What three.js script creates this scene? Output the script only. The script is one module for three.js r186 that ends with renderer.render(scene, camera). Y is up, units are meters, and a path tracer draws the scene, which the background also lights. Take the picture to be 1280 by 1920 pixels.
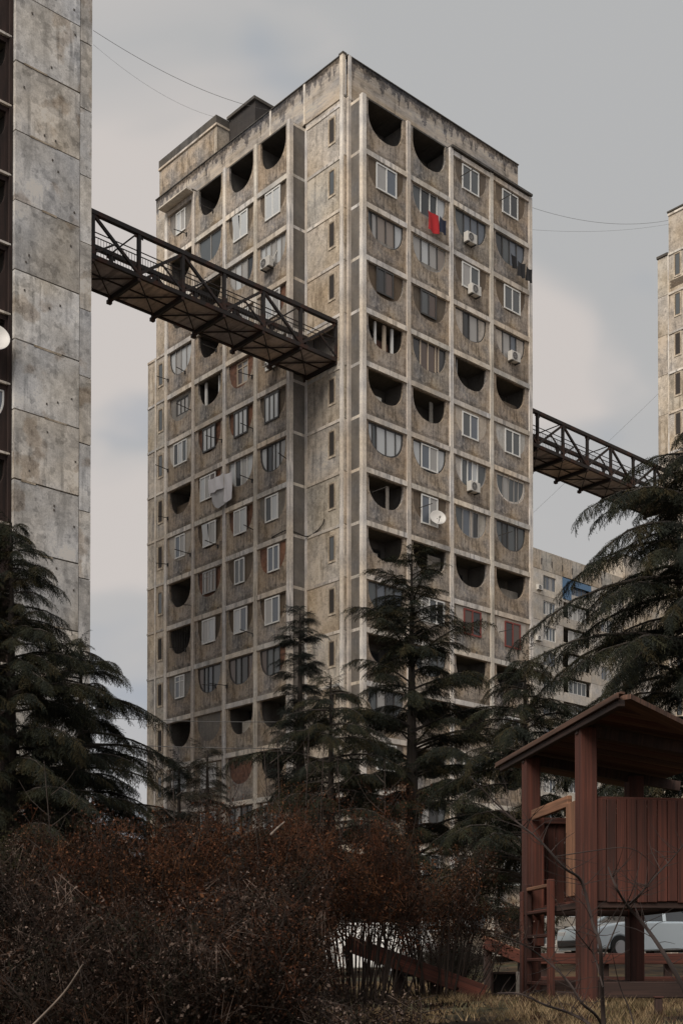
import * as THREE from 'three';
import { mergeGeometries } from 'three/addons/utils/BufferGeometryUtils.js';
import { RoundedBoxGeometry } from 'three/addons/geometries/RoundedBoxGeometry.js';

// ------------------------------------------------------------------ camera, sky, sun, exposure
const EYE = 1.5, FOCAL = 2414.836, CENTRE_ROW = 1777.127;      // lens measured on the 1280 x 1920 photograph
const scene = new THREE.Scene();
const camera = new THREE.PerspectiveCamera(2 * Math.atan(CENTRE_ROW / FOCAL) * 180 / Math.PI, 1280 / (2 * CENTRE_ROW), 0.1, 4000);
camera.setViewOffset(1280, 2 * CENTRE_ROW, 0, 0, 1280, 1920);
camera.position.set(0, EYE, 0);
camera.rotation.x = THREE.MathUtils.degToRad(1.01713);
const renderer = new THREE.WebGLRenderer({ antialias: true });
renderer.toneMapping = THREE.LinearToneMapping;
renderer.toneMappingExposure = 2.1;
renderer.shadowMap.enabled = true;

let seed = 20417;
function rand() { seed |= 0; seed = seed + 0x6D2B79F5 | 0; let t = Math.imul(seed ^ seed >>> 15, 1 | seed); t = t + Math.imul(t ^ t >>> 7, 61 | t) ^ t; return ((t ^ t >>> 14) >>> 0) / 4294967296; }
const rr = (a, b) => a + (b - a) * rand();
const pick = (a) => a[Math.floor(rand() * a.length)];
function hash2(x, y, s) { let h = Math.imul(x | 0, 374761393) ^ Math.imul(y | 0, 668265263) ^ Math.imul(s | 0, 1274126177); h = Math.imul(h ^ h >>> 13, 1274126177); return ((h ^ h >>> 16) >>> 0) / 4294967296; }
function vnoise(x, y, px, py, s) {                               // value noise that repeats every px, py cells
  const xi = Math.floor(x), yi = Math.floor(y); let fx = x - xi, fy = y - yi;
  fx = fx * fx * (3 - 2 * fx); fy = fy * fy * (3 - 2 * fy);
  const x0 = ((xi % px) + px) % px, x1 = (x0 + 1) % px, y0 = ((yi % py) + py) % py, y1 = (y0 + 1) % py;
  const a = hash2(x0, y0, s), b = hash2(x1, y0, s), c = hash2(x0, y1, s), d = hash2(x1, y1, s);
  return a + (b - a) * fx + (c - a) * fy + (a - b - c + d) * fx * fy;
}
function fbm(x, y, px, py, oct, s) { let v = 0, a = 0.5, n = 0; for (let i = 0; i < oct; i++) { v += a * vnoise(x, y, px, py, s + i * 17); n += a; x *= 2; y *= 2; px *= 2; py *= 2; a *= 0.5; } return v / n; }
const smooth = (a, b, x) => { const t = Math.min(1, Math.max(0, (x - a) / (b - a))); return t * t * (3 - 2 * t); };
const lerp = (a, b, t) => a + (b - a) * t;

{ // broken overcast: grey sheet with cream and blue-grey patches
  const W = 1536, H = 768, data = new Float32Array(W * H * 4);
  const grey = [0.216, 0.218, 0.220], cream = [0.296, 0.273, 0.260], blue = [0.146, 0.171, 0.204];
  for (let j = 0; j < H; j++) for (let i = 0; i < W; i++) {
    const el = ((j + 0.5) / H - 0.5) * Math.PI, az = ((i + 0.5) / W - 0.5) * 2 * Math.PI;
    const dy = Math.sin(el), dx = Math.cos(el) * Math.cos(az), dz = Math.cos(el) * Math.sin(az);
    const k = 1 / (Math.abs(dy) + 0.35), px = dx * k * 2.6 + 40, py = dz * k * 2.6 + 43;
    const wx = fbm(px + 7, py + 3, 4096, 4096, 4, 5) - 0.5, wy = fbm(px + 31, py + 11, 4096, 4096, 4, 9) - 0.5;
    const n1 = fbm(px + wx * 0.9, py * 1.3 + wy * 0.9, 4096, 4096, 6, 21), n2 = fbm(px * 0.9 + wy + 91, py + wx + 17, 4096, 4096, 5, 77);
    const c = smooth(0.44, 0.60, n1), b = smooth(0.46, 0.60, n2) * (1 - c);
    const low = smooth(0.55, 0.02, Math.abs(dy)) * 0.42;
    for (let q = 0; q < 3; q++) {
      let v = lerp(grey[q], blue[q], b); v = lerp(v, cream[q], c * 0.9); v = lerp(v, [0.282, 0.264, 0.256][q], low);
      data[(j * W + i) * 4 + q] = v;
    }
    data[(j * W + i) * 4 + 3] = 1;
  }
  const sky = new THREE.DataTexture(data, W, H, THREE.RGBAFormat, THREE.FloatType);
  sky.mapping = THREE.EquirectangularReflectionMapping; sky.magFilter = THREE.LinearFilter; sky.minFilter = THREE.LinearFilter; sky.wrapS = THREE.RepeatWrapping; sky.needsUpdate = true;
  scene.background = sky; scene.environment = sky;
}
const sun = new THREE.DirectionalLight(new THREE.Color(1.0, 0.915, 0.81), 1.5);   // the sun behind thin cloud, high on the left
sun.position.set(-41, 90, 10); sun.target.position.set(0, 15, -55); sun.castShadow = true; sun.shadow.radius = 70;
Object.assign(sun.shadow.camera, { left: -90, right: 90, top: 90, bottom: -90, near: 1, far: 320 }); sun.shadow.mapSize.set(2048, 2048);
scene.add(sun, sun.target);

// ------------------------------------------------------------------ helpers
const names = {};
function numbered(n) { const c = names[n] = (names[n] ?? -1) + 1; return c ? `${n}_${String(c).padStart(3, '0')}` : n; }
function tag(o, label, category, group, kind) { o.name = numbered(o.name); if (label) o.userData.label = label; if (category) o.userData.category = category; if (group) o.userData.group = group; if (kind) o.userData.kind = kind; scene.add(o); return o; }
function thing(name, label, category, pos = [0, 0, 0], turn = 0, group) { const o = new THREE.Group(); o.name = name; o.position.set(...pos); o.rotation.y = turn; return tag(o, label, category, group); }
function part(name, geo, m, parent, x = 0, y = 0, z = 0, ry = 0) { const o = new THREE.Mesh(geo, m); o.name = name; o.position.set(x, y, z); o.rotation.y = ry; parent.add(o); return o; }
const boxes = new Map();
function box(w, h, d, off = 0) {                                   // uv in metres
  const key = [w, h, d, off].map((v) => v.toFixed(3)).join();
  if (boxes.has(key)) return boxes.get(key);
  const g = new THREE.BoxGeometry(w, h, d), uv = g.attributes.uv, dims = [[d, h], [d, h], [w, d], [w, d], [w, h], [w, h]];
  for (let i = 0; i < 24; i++) { const [a, b] = dims[i >> 2]; uv.setXY(i, uv.getX(i) * a + off * 1.7, uv.getY(i) * b + off); }
  boxes.set(key, g); return g;
}
function boxAt(x0, x1, y0, y1, z0, z1, off = 0) { const g = box(x1 - x0, y1 - y0, z1 - z0, off).clone(); g.translate((x0 + x1) / 2, (y0 + y1) / 2, (z0 + z1) / 2); return g; }
function barGeo(a, b, w, h = w) {                                  // a straight bar from a to b
  const d = new THREE.Vector3().subVectors(b, a), L = d.length(), g = box(w, h, L).clone();
  const m = new THREE.Matrix4().lookAt(b, a, Math.abs(d.y) / L > 0.98 ? new THREE.Vector3(1, 0, 0) : new THREE.Vector3(0, 1, 0));
  m.setPosition(a.clone().add(b).multiplyScalar(0.5)); return g.applyMatrix4(m);
}
const V = (x, y, z) => new THREE.Vector3(x, y, z);
function tubeGeo(points, r0, r1, sides = 5, seg) {                 // tapered tube along a curve
  const c = new THREE.CatmullRomCurve3(points), n = seg || points.length * 3, fr = c.computeFrenetFrames(n), pos = [], idx = [], uv = [];
  for (let i = 0; i <= n; i++) {
    const p = c.getPoint(i / n), r = lerp(r0, r1, i / n);
    for (let k = 0; k <= sides; k++) { const a = k / sides * Math.PI * 2, q = p.clone().addScaledVector(fr.normals[i], Math.cos(a) * r).addScaledVector(fr.binormals[i], Math.sin(a) * r); pos.push(q.x, q.y, q.z); uv.push(k / sides * r0 * 6, i / n * 2); }
  }
  const w = sides + 1;
  for (let i = 0; i < n; i++) for (let k = 0; k < sides; k++) { const a = i * w + k; idx.push(a, a + w, a + 1, a + 1, a + w, a + w + 1); }
  const g = new THREE.BufferGeometry(); g.setAttribute('position', new THREE.Float32BufferAttribute(pos, 3)); g.setAttribute('uv', new THREE.Float32BufferAttribute(uv, 2)); g.setIndex(idx); g.computeVertexNormals(); return g;
}
const W3 = (X, Y, Z) => V(X, Y + EYE, -Z);                          // metres right of, above and in front of the eye
function groundY(X, Z) {                                           // world height of the terrain
  const pts = [[-400, -1.6], [0, -1.5], [6, -0.95], [10, -0.56], [14, -0.33], [18, -0.27], [36, -0.2], [55, 0.1], [64, 0.25], [130, 0.3], [900, 0.3]];
  let y = 0.3; for (let i = 0; i < pts.length - 1; i++) if (Z >= pts[i][0] && Z <= pts[i + 1][0]) { const t = (Z - pts[i][0]) / (pts[i + 1][0] - pts[i][0]); y = lerp(pts[i][1], pts[i + 1][1], t); }
  const rough = Z < 60 ? (fbm(X * 0.5 + 50, Z * 0.5 + 50, 4096, 4096, 3, 3) - 0.5) * 0.12 : 0;
  const side = 0.062 * Math.max(-3, Math.min(8, X)) * smooth(22, 37, Z) * (1 - smooth(45, 60, Z));
  return y + rough + side + EYE;
}

// ------------------------------------------------------------------ textures
function tex(size, metres, fn, srgb = true) {
  const d = new Uint8Array(size * size * 4);
  for (let j = 0; j < size; j++) for (let i = 0; i < size; i++) { const c = fn(i / size, j / size), o = (j * size + i) * 4; for (let q = 0; q < 3; q++) d[o + q] = Math.max(0, Math.min(255, c[q] * 255)); d[o + 3] = 255; }
  const t = new THREE.DataTexture(d, size, size, THREE.RGBAFormat); t.wrapS = t.wrapT = THREE.RepeatWrapping; t.magFilter = THREE.LinearFilter; t.minFilter = THREE.LinearMipmapLinearFilter; t.generateMipmaps = true;
  if (srgb) t.colorSpace = THREE.SRGBColorSpace; t.repeat.set(1 / metres[0], 1 / metres[1]); t.needsUpdate = true; return t;
}
const concrete = (s, patch, streak, speck, warm) => (x, y) => {     // stains, run-down streaks and pits of weathered concrete
  const p = fbm(x * 5, y * 5, 5, 5, 5, s), q = fbm(x * 14, y * 9, 14, 9, 4, s + 40), st = fbm(x * 40, y * 4, 40, 4, 4, s + 80), f = vnoise(x * 220, y * 220, 220, 220, s + 5), pit = vnoise(x * 90, y * 90, 90, 90, s + 6), mid = fbm(x * 44, y * 44, 44, 44, 2, s + 7);
  let v = 0.90 + (p - 0.5) * patch + (q - 0.5) * patch * 0.5 + (f - 0.5) * speck + (mid - 0.5) * speck * 1.3;
  v -= smooth(0.52, 0.78, st) * streak * (0.4 + 0.6 * smooth(0.35, 0.65, p)); if (pit > 0.9) v -= 0.16 * speck * 4;
  const h = (fbm(x * 4 + 2, y * 4, 4, 4, 3, s + 61) - 0.5) * warm; return [v + h * 0.6, v, v - h];
};
const T = {
  render: tex(768, [9, 9], concrete(11, 0.32, 0.18, 0.18, 0.14)), smooth: tex(512, [7, 7], concrete(33, 0.26, 0.22, 0.10, 0.10)),
  slab: tex(1024, [8, 8], (() => { const c = concrete(57, 0.36, 0.16, 0.12, 0.10); return (x, y) => { const v = c(x, y), m = smooth(0.58, 0.7, fbm(x * 7, y * 7, 7, 7, 5, 301)) * 0.13, k = smooth(0.62, 0.66, fbm(x * 26, y * 26, 26, 26, 3, 401)) * 0.10; return [v[0] - m * 0.8 - k, v[1] - m - k, v[2] - m * 1.2 - k]; }; })()),
  panel: tex(1024, [14, 2.8], (x, y) => {                              // storey panels: aggregate, blotches, and dirt that has run down from below the openings and sits on the lower band
    const a = fbm(x * 25, y * 5, 25, 5, 5, 501), b = fbm(x * 130, y * 26, 130, 26, 3, 511), f = vnoise(x * 420, y * 84, 420, 84, 521), st = fbm(x * 150, y * 2.5, 150, 3, 4, 531), w = fbm(x * 12, y * 3, 12, 3, 3, 541);
    let v = 0.90 + (a - 0.5) * 0.40 + (b - 0.5) * 0.30 + (f - 0.5) * 0.18;
    const len = 0.12 + 0.55 * Math.pow(fbm(x * 90, 0.5, 90, 1, 3, 551), 1.6), top = 0.36 + 0.12 * vnoise(x * 30, 0.5, 30, 1, 561);
    if (y < top && y > top - len) v -= 0.13 * smooth(0.42, 0.62, st);
    if (y < 0.05 + 0.10 * fbm(x * 70, 0.5, 70, 1, 3, 571)) v -= 0.10 + 0.10 * b;
    if (y > 0.93 - 0.05 * vnoise(x * 110, 0.5, 110, 1, 581)) v -= 0.09;
    const h = (w - 0.5) * 0.16; return [v + h * 0.6, v, v - h];
  }),
  plaster: tex(256, [4, 4], concrete(71, 0.22, 0.10, 0.08, 0.08)),
  parapet: tex(1024, [14, 2.4], (x, y) => {                           // dirt that has run down from the coping, ragged at its lower end
    const c = concrete(91, 0.32, 0.18, 0.14, 0.18)(x, y), len = 0.10 + 0.62 * Math.pow(fbm(x * 60, 0.5, 60, 1, 4, 900), 2.2), g = 0.7 + 0.5 * vnoise(x * 200, y * 30, 200, 30, 910);
    const d = (1 - y) < len * g ? 0.34 * (0.5 + 0.7 * vnoise(x * 240, y * 14, 240, 14, 920)) : 0, e = (1 - y) < 0.07 + 0.06 * vnoise(x * 120, 0.5, 120, 1, 930) ? 0.22 : 0;
    return [c[0] - d - e, c[1] - d - e, c[2] - d * 0.95 - e];
  }),
  wood: tex(512, [0.9, 3.2], (x, y) => { const g = fbm(x * 46, y * 3, 46, 3, 5, 7), k = fbm(x * 7, y * 5, 7, 5, 4, 19), w = vnoise(x * 130, y * 8, 130, 8, 4); let v = 0.78 + (g - 0.5) * 0.55 + (k - 0.5) * 0.35 + (w - 0.5) * 0.12; return [v, v * 0.97, v * 0.95]; }),
  rust: tex(256, [3, 3], (x, y) => { const a = fbm(x * 6, y * 6, 6, 6, 5, 8), b = fbm(x * 22, y * 22, 22, 22, 3, 28), r = smooth(0.5, 0.72, a * 0.7 + b * 0.3); return [lerp(0.62, 0.95, r), lerp(0.62, 0.68, r), lerp(0.64, 0.55, r)]; }),
  bark: tex(256, [0.5, 1.5], (x, y) => { const v = 0.55 + fbm(x * 16, y * 6, 16, 6, 4, 6) * 0.6; return [v, v, v]; }),
  brick: tex(256, [3, 3], (x, y) => { const v = 0.62 + fbm(x * 22, y * 22, 22, 22, 4, 13) * 0.5, m = fbm(x * 5, y * 5, 5, 5, 3, 14) * 0.3 - 0.15; return [v + m, v + m * 0.6, v]; }),
  soil: tex(1024, [12, 12], (x, y) => { const a = fbm(x * 9, y * 9, 9, 9, 5, 3), b = fbm(x * 60, y * 60, 60, 60, 4, 6), c = fbm(x * 4, y * 4, 4, 4, 4, 9), v = 0.62 + (a - 0.5) * 0.6 + (b - 0.5) * 0.6, g = smooth(0.5, 0.65, c); return [v * lerp(1.02, 0.72, g), v * lerp(0.93, 0.78, g), v * lerp(0.78, 0.55, g)]; }),
};
const bumpOf = (t, k) => ({ bumpMap: t, bumpScale: k });
const lin = (r, g, b) => new THREE.Color().setRGB(r, g, b);
function mat(name, c, rough, map, extra = {}) { const m = new THREE.MeshStandardMaterial({ color: lin(...c), roughness: rough, map: map || null, ...extra }); m.name = name; return m; }
const shades = (name, c, rough, map, list, extra) => list.map((k, i) => mat(`${name} ${i}`, [c[0] * k[0], c[1] * k[1], c[2] * k[2]], rough, map, extra));
const TONES = [[1, 1, 1], [0.86, 0.85, 0.83], [1.1, 1.09, 1.06], [0.95, 0.91, 0.86], [1.02, 1.03, 1.04], [0.9, 0.92, 0.92]];
const M = {
  panel: shades('aggregate render', [0.435, 0.368, 0.305], 0.95, T.panel, TONES, bumpOf(T.panel, 0.02)),
  rib: mat('smooth concrete', [0.80, 0.735, 0.665], 0.9, T.smooth), ribs: shades('smooth concrete', [0.80, 0.735, 0.665], 0.9, T.smooth, TONES),
  stair: shades('stair wall concrete', [0.63, 0.56, 0.48], 0.93, T.render, TONES, bumpOf(T.render, 0.015)),
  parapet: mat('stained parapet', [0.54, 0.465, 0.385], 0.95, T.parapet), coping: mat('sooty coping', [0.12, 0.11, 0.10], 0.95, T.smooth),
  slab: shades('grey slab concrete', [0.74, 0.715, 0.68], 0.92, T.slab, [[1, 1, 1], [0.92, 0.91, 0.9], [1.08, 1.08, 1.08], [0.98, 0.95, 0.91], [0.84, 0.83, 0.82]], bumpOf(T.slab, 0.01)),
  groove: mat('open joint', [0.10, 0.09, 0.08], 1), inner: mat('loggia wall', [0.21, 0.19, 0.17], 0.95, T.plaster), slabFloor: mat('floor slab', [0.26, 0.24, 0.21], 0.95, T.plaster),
  brown: shades('brown infill', [0.20, 0.155, 0.115], 0.95, T.plaster, TONES), grey: shades('grey infill', [0.30, 0.275, 0.245], 0.95, T.plaster, TONES), light: shades('light plaster', [0.70, 0.645, 0.58], 0.95, T.plaster, TONES),
  brick: shades('red infill', [0.22, 0.115, 0.08], 0.95, T.brick, TONES), dim: mat('dark boarding', [0.055, 0.048, 0.045], 0.9, T.plaster),
  white: mat('white window frame', [0.72, 0.72, 0.70], 0.5), tan: mat('unpainted timber frame', [0.48, 0.40, 0.31], 0.7), wineRed: mat('red-brown window frame', [0.21, 0.05, 0.04], 0.6), dark: mat('dark window frame', [0.05, 0.048, 0.047], 0.6), greyFrame: mat('grey metal frame', [0.28, 0.27, 0.26], 0.5),
  steel: mat('rusty dark steel', [0.050, 0.040, 0.036], 0.75, T.rust), deck: shades('bridge deck sheet', [0.56, 0.48, 0.45], 0.9, T.smooth, [[1, 1, 1], [0.85, 0.86, 0.9], [1.15, 1.1, 1.05]]), deckDark: mat('bridge edge', [0.06, 0.048, 0.042], 0.85, T.rust),
  metal: mat('thin steel rod', [0.035, 0.032, 0.030], 0.7), casing: mat('air conditioner casing', [0.60, 0.58, 0.54], 0.5), fan: mat('fan grille', [0.03, 0.03, 0.03], 0.6), dish: mat('satellite dish paint', [0.62, 0.60, 0.57], 0.45),
  red: mat('red cloth', [0.46, 0.025, 0.03], 0.95), navy: mat('navy cloth', [0.022, 0.026, 0.05], 0.95), sheet: mat('white sheet', [0.72, 0.71, 0.74], 0.95), black: mat('black cloth', [0.02, 0.02, 0.022], 0.95),
  rustyWall: mat('rust-brown cladding', [0.045, 0.026, 0.022], 0.9, T.wood), blue: mat('blue balcony sheet', [0.10, 0.19, 0.32], 0.6),
};
const glassTones = { dark: [0.018, 0.02, 0.022], grey: [0.075, 0.085, 0.09], blue: [0.11, 0.13, 0.16], curtain: [0.36, 0.35, 0.335], beige: [0.26, 0.215, 0.18], pale: [0.50, 0.52, 0.53], brown: [0.085, 0.055, 0.042] };
const G = {}; for (const k in glassTones) { G[k] = new THREE.MeshPhysicalMaterial({ color: lin(...glassTones[k]), roughness: 0.55, clearcoat: 0.7, clearcoatRoughness: 0.06 }); G[k].name = `${k} pane`; }

// ------------------------------------------------------------------ ground
{
  const xs = [], zs = []; for (let x = -600; x <= 600; x += Math.abs(x) < 30 ? 1 : 30) xs.push(x); for (let z = -60; z <= 900; z += z < 45 && z > -4 ? 0.8 : 28) zs.push(z);
  const pos = [], uv = [], idx = []; for (const z of zs) for (const x of xs) { pos.push(x, groundY(x, z), -z); uv.push(x, z); }
  for (let j = 0; j < zs.length - 1; j++) for (let i = 0; i < xs.length - 1; i++) { const a = j * xs.length + i, b = a + xs.length; idx.push(a, a + 1, b, a + 1, b + 1, b); }
  const g = new THREE.BufferGeometry(); g.setAttribute('position', new THREE.Float32BufferAttribute(pos, 3)); g.setAttribute('uv', new THREE.Float32BufferAttribute(uv, 2)); g.setIndex(idx); g.computeVertexNormals();
  const o = new THREE.Mesh(g, mat('dry ground', [0.22, 0.162, 0.105], 1, T.soil, bumpOf(T.soil, 0.04))); o.name = 'ground'; tag(o, null, null, null, 'structure');
}

// ------------------------------------------------------------------ the towers share one set of axes: u along the right-hand face, v along the left-hand face
const YAW = THREE.MathUtils.degToRad(42.16126), CORNER = [0.147, 67.192], BASE = 0.3, STOREY = 2.8;
const uv2 = (u, v) => [CORNER[0] + u * Math.cos(YAW) - v * Math.sin(YAW), CORNER[1] + u * Math.sin(YAW) + v * Math.cos(YAW)];
const uvw = (u, y, v) => { const [X, Z] = uv2(u, v); return V(X, y + EYE, -Z); };      // y above the eye
const LEVEL = (k) => 45.87 - BASE - STOREY * k;                                         // tower-local height of floor band k
const FACES = {
  right: { at: (s, y, out) => [s, y, 1.01 + out], turn: 0, cols: [[0.414, 3.714], [3.714, 7.08], [7.08, 10.45], [10.45, 13.935]], w: 2.58 },
  left: { at: (s, y, out) => [-(1.11 + out), y, s], turn: -Math.PI / 2, cols: [[-14.7, -11.9], [-11.9, -8.862], [-8.862, -6.005], [-6.005, -3.15]], w: 2.2 },
};
const SIDE = 0.34, ROUND = 1.2, EXPO = 2.25;
const bowl = (x, a) => -(SIDE + ROUND * Math.pow(Math.max(0, 1 - Math.pow(Math.abs(x) / a, EXPO)), 1 / EXPO));
function bowlPath(P, a, top, grow = 0) {                             // flat-topped, round-bottomed loggia opening
  const A = a + grow; P.moveTo(-A, top + grow); P.lineTo(A, top + grow);
  for (let i = 0; i <= 20; i++) { const th = i / 20 * Math.PI, c = Math.cos(th), s = Math.sin(th); P.lineTo(A * Math.sign(c) * Math.pow(Math.abs(c), 2 / EXPO), top - SIDE - (ROUND + grow) * Math.pow(s, 2 / EXPO)); }
  P.closePath(); return P;
}
const extr = (shape, depth, off = 0) => { const g = new THREE.ExtrudeGeometry(shape, { depth, bevelEnabled: false, curveSegments: 8 }); if (off) { const u = g.attributes.uv; for (let i = 0; i < u.count; i++) u.setXY(i, u.getX(i) + off * 2.3, u.getY(i) + off * 1.1); } return g; };
const cache = new Map(); const memo = (k, f) => { if (!cache.has(k)) cache.set(k, f()); return cache.get(k); };
const OPEN_TOP = -0.27;                                              // underside of the band below its level line
function rectPath(P, x0, x1, y0, y1) { P.moveTo(x0, y0); P.lineTo(x1, y0); P.lineTo(x1, y1); P.lineTo(x0, y1); P.closePath(); return P; }
function panelGeo(w, a, kind, variant) { return memo(`panel${w.toFixed(3)}${a}${kind}${variant}`, () => { const s = new THREE.Shape(); if (kind === 'roofless') { s.moveTo(-w / 2, -STOREY); s.lineTo(w / 2, -STOREY); s.lineTo(w / 2, 0.0); s.lineTo(a, 0.0); for (let i = 0; i <= 20; i++) { const th = i / 20 * Math.PI, c = Math.cos(th), q = Math.sin(th); s.lineTo(a * Math.sign(c) * Math.pow(Math.abs(c), 2 / EXPO), OPEN_TOP - SIDE - ROUND * Math.pow(q, 2 / EXPO)); } s.lineTo(-a, 0.0); s.lineTo(-w / 2, 0.0); s.closePath(); } else { rectPath(s, -w / 2, w / 2, -STOREY, 0); s.holes.push(bowlPath(new THREE.Path(), a, OPEN_TOP)); } const g = extr(s, 0.14), u = g.attributes.uv; for (let i = 0; i < u.count; i++) u.setX(i, u.getX(i) + variant * 3.37 + w); return g; }); }
function infillGeo(a, hole, variant) { return memo(`infill${a}${hole}${variant}`, () => { const s = bowlPath(new THREE.Shape(), a, OPEN_TOP, 0.03); if (hole) s.holes.push(rectPath(new THREE.Path(), hole[0], hole[1], hole[2], hole[3])); return extr(s, 0.05, variant * 1.3); }); }
function rimGeo(a, t) { return memo(`rim${a}${t}`, () => { const s = bowlPath(new THREE.Shape(), a - 0.005, OPEN_TOP - 0.005); const A = a - t, h = new THREE.Path(); h.moveTo(-A, OPEN_TOP - t); h.lineTo(A, OPEN_TOP - t); for (let i = 0; i <= 20; i++) { const th = i / 20 * Math.PI, c = Math.cos(th), q = Math.sin(th); h.lineTo(A * Math.sign(c) * Math.pow(Math.abs(c), 2 / EXPO), OPEN_TOP - SIDE - (ROUND - t) * Math.pow(q, 2 / EXPO)); } h.closePath(); s.holes.push(h); return extr(s, 0.06); }); }
function stripGeo(a, x0, x1, bottom) { return memo(`strip${a}${x0.toFixed(3)}${x1.toFixed(3)}${bottom}`, () => { const s = new THREE.Shape(); s.moveTo(x0, OPEN_TOP - 0.01); s.lineTo(x1, OPEN_TOP - 0.01); for (let i = 0; i <= 8; i++) { const x = lerp(x1, x0, i / 8); s.lineTo(x, Math.max(OPEN_TOP + bowl(x, a) + 0.03, bottom)); } s.closePath(); return extr(s, 0.015); }); }
function frameGeo(w, h, n, t = 0.07, cross = false) { return memo(`frame${w}${h}${n}${t}${cross}`, () => { const g = [boxAt(-w / 2, w / 2, h / 2 - t, h / 2, -0.03, 0.03), boxAt(-w / 2, w / 2, -h / 2, -h / 2 + t, -0.03, 0.03)]; for (let i = 0; i <= n; i++) { const x = -w / 2 + (w - t) * i / n; g.push(boxAt(x, x + t, -h / 2 + t, h / 2 - t, -0.028, 0.028)); } if (cross) g.push(boxAt(-w / 2 + t, w / 2 - t, h * 0.22, h * 0.22 + t * 0.7, -0.022, 0.022)); return mergeGeometries(g); }); }
function addWindow(F, tower, s, y, out, { w = 1.45, h = 1.4, n = 2, frame = 'white', panes = 'grey', ajar, cross }) {
  const f = part('window', frameGeo(w, h, n, frame === 'white' ? 0.075 : 0.085, cross), M[frame], tower, ...F.at(s, y, out), F.turn);
  for (let i = 0; i < n; i++) { const pw = (w - 0.075) / n - 0.07, tone = Array.isArray(panes) ? panes[i % panes.length] : panes; const p = part('pane', box(pw, h - 0.14, 0.012), G[tone], f, -w / 2 + 0.075 + pw / 2 + i * (w - 0.075) / n, 0, -0.012); if (ajar === i) { p.rotation.x = 0.13; p.position.z = 0.075; p.material = G.pale; part('room_gap', box(pw, h - 0.14, 0.01), G.dark, f, p.position.x, 0, -0.026); } }
  return f;
}
function cell(F, tower, col, row, d) {
  const [s0, s1] = F.cols[col], w = s1 - s0, s = (s0 + s1) / 2, a = F.w / 2, top = LEVEL(row), variant = (row * 3 + col * 5) % 4;
  const at = (x, y, out) => F.at(s + x, top + y, out), P = (name, g, m, x, y, out, parent = tower) => part(name, g, m, parent, ...at(x, y, out), F.turn);
  P('facade_panel', panelGeo(w, a, d.t === 'roofless' ? 'roofless' : 'bowl', variant), M.panel[d.tone ?? (row * 7 + col * 11 + (row >> 1)) % 6], 0, 0, -0.14);
  if (d.t === 'infill') {
    const q = d.win, x = q ? (q.x ?? 0) : 0, ww = q ? (q.w ?? 1.45) : 0, hh = q ? (q.h ?? 1.4) : 0, ytop = q ? (q.y ?? -0.33) : 0, set = d.set ?? -0.10;
    const low = OPEN_TOP + bowl(Math.abs(x) + ww / 2, a), inside = q && ytop - hh > low + 0.03 && ytop < OPEN_TOP - 0.01;
    P('infill_wall', infillGeo(a, inside ? [x - ww / 2, x + ww / 2, ytop - hh, ytop] : null, variant), M[d.m || 'brown'][(row + col * 2) % 6], 0, 0, set - 0.03);
    if (q) addWindow(F, tower, s + x, top + ytop - hh / 2, inside ? set - 0.02 : 0.032, q);
    if (d.sill) P('sill', box(ww + 0.24, 0.06, 0.16), M.rib, x, ytop - hh - 0.04, set + 0.09);
  } else if (d.t === 'glazed') {
    const edges = d.edges || [-1, -0.5, 0, 0.5, 1], fr = P('glazed_screen', rimGeo(a, d.rimWidth || 0.055), M[d.frame || 'dark'], 0, 0, -0.11), bottom = d.bottom ?? -9;
    edges.forEach((e, i) => { const x = e * a; if (i > 0 && i < edges.length - 1) { const y0 = OPEN_TOP, y1 = Math.max(OPEN_TOP + bowl(x, a), bottom); part('mullion', boxAt(-0.03, 0.03, y1, y0, 0.01, 0.075), M[d.bar || d.frame || 'dark'], fr, x, 0, 0); } if (i < edges.length - 1) { const tone = d.panes[i % d.panes.length]; part('pane', stripGeo(a, x + 0.015, edges[i + 1] * a - 0.015, bottom), G[tone] || M[tone][(row + i) % 6] || M[tone], fr, 0, 0, 0.012); } });
    if (bottom > -9) part('apron', memo(`apron${a}${bottom}`, () => { const q = new THREE.Shape(); const n = 12; q.moveTo(-a, bottom); q.lineTo(a, bottom); for (let i = 0; i <= n; i++) { const x = lerp(a, -a, i / n); q.lineTo(x, Math.min(bottom, OPEN_TOP + bowl(x, a))); } q.closePath(); return extr(q, 0.03); }), M[d.apron || 'grey'][0], fr, 0, 0, 0.0);
    if (d.win) addWindow(F, tower, s + (d.win.x || 0), top + (d.win.y ?? -0.33) - (d.win.h || 1.3) / 2, -0.02, d.win);
  } else {                                                           // open loggia
    if (d.door !== false) { const f = P('balcony_door', frameGeo(0.95, 1.95, 1, 0.08, true), M[d.doorFrame || 'dark'], d.doorX ?? a * 0.45, -1.55, -1.66); part('pane', box(0.8, 1.8, 0.012), G.dark, f, 0, 0, -0.01); }
    if (d.posts) d.posts.forEach(([x, m, pw]) => P('post', boxAt(-(pw || 0.12) / 2, (pw || 0.12) / 2, OPEN_TOP + bowl(x * a, a) - 0.05, OPEN_TOP, -0.05, 0.05), M[m] || M.white, x * a, 0, -0.28));
    if (d.boards) d.boards.forEach(([x0, x1, y1, m]) => { const mm = M[m]; P('balcony_board', boxAt(x0 * a, x1 * a, -2.3, y1, -0.02, 0.02), Array.isArray(mm) ? mm[row % 6] : mm, 0, 0, -0.45 - rand() * 0.2); });
    if (d.grille) for (let i = 1; i < 9; i++) { const x = (i / 9 * 2 - 1) * a; P('grille_bar', boxAt(-0.012, 0.012, OPEN_TOP + bowl(x, a), OPEN_TOP, -0.012, 0.012), M.metal, x, 0, -0.1); }
  }
}
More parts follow.
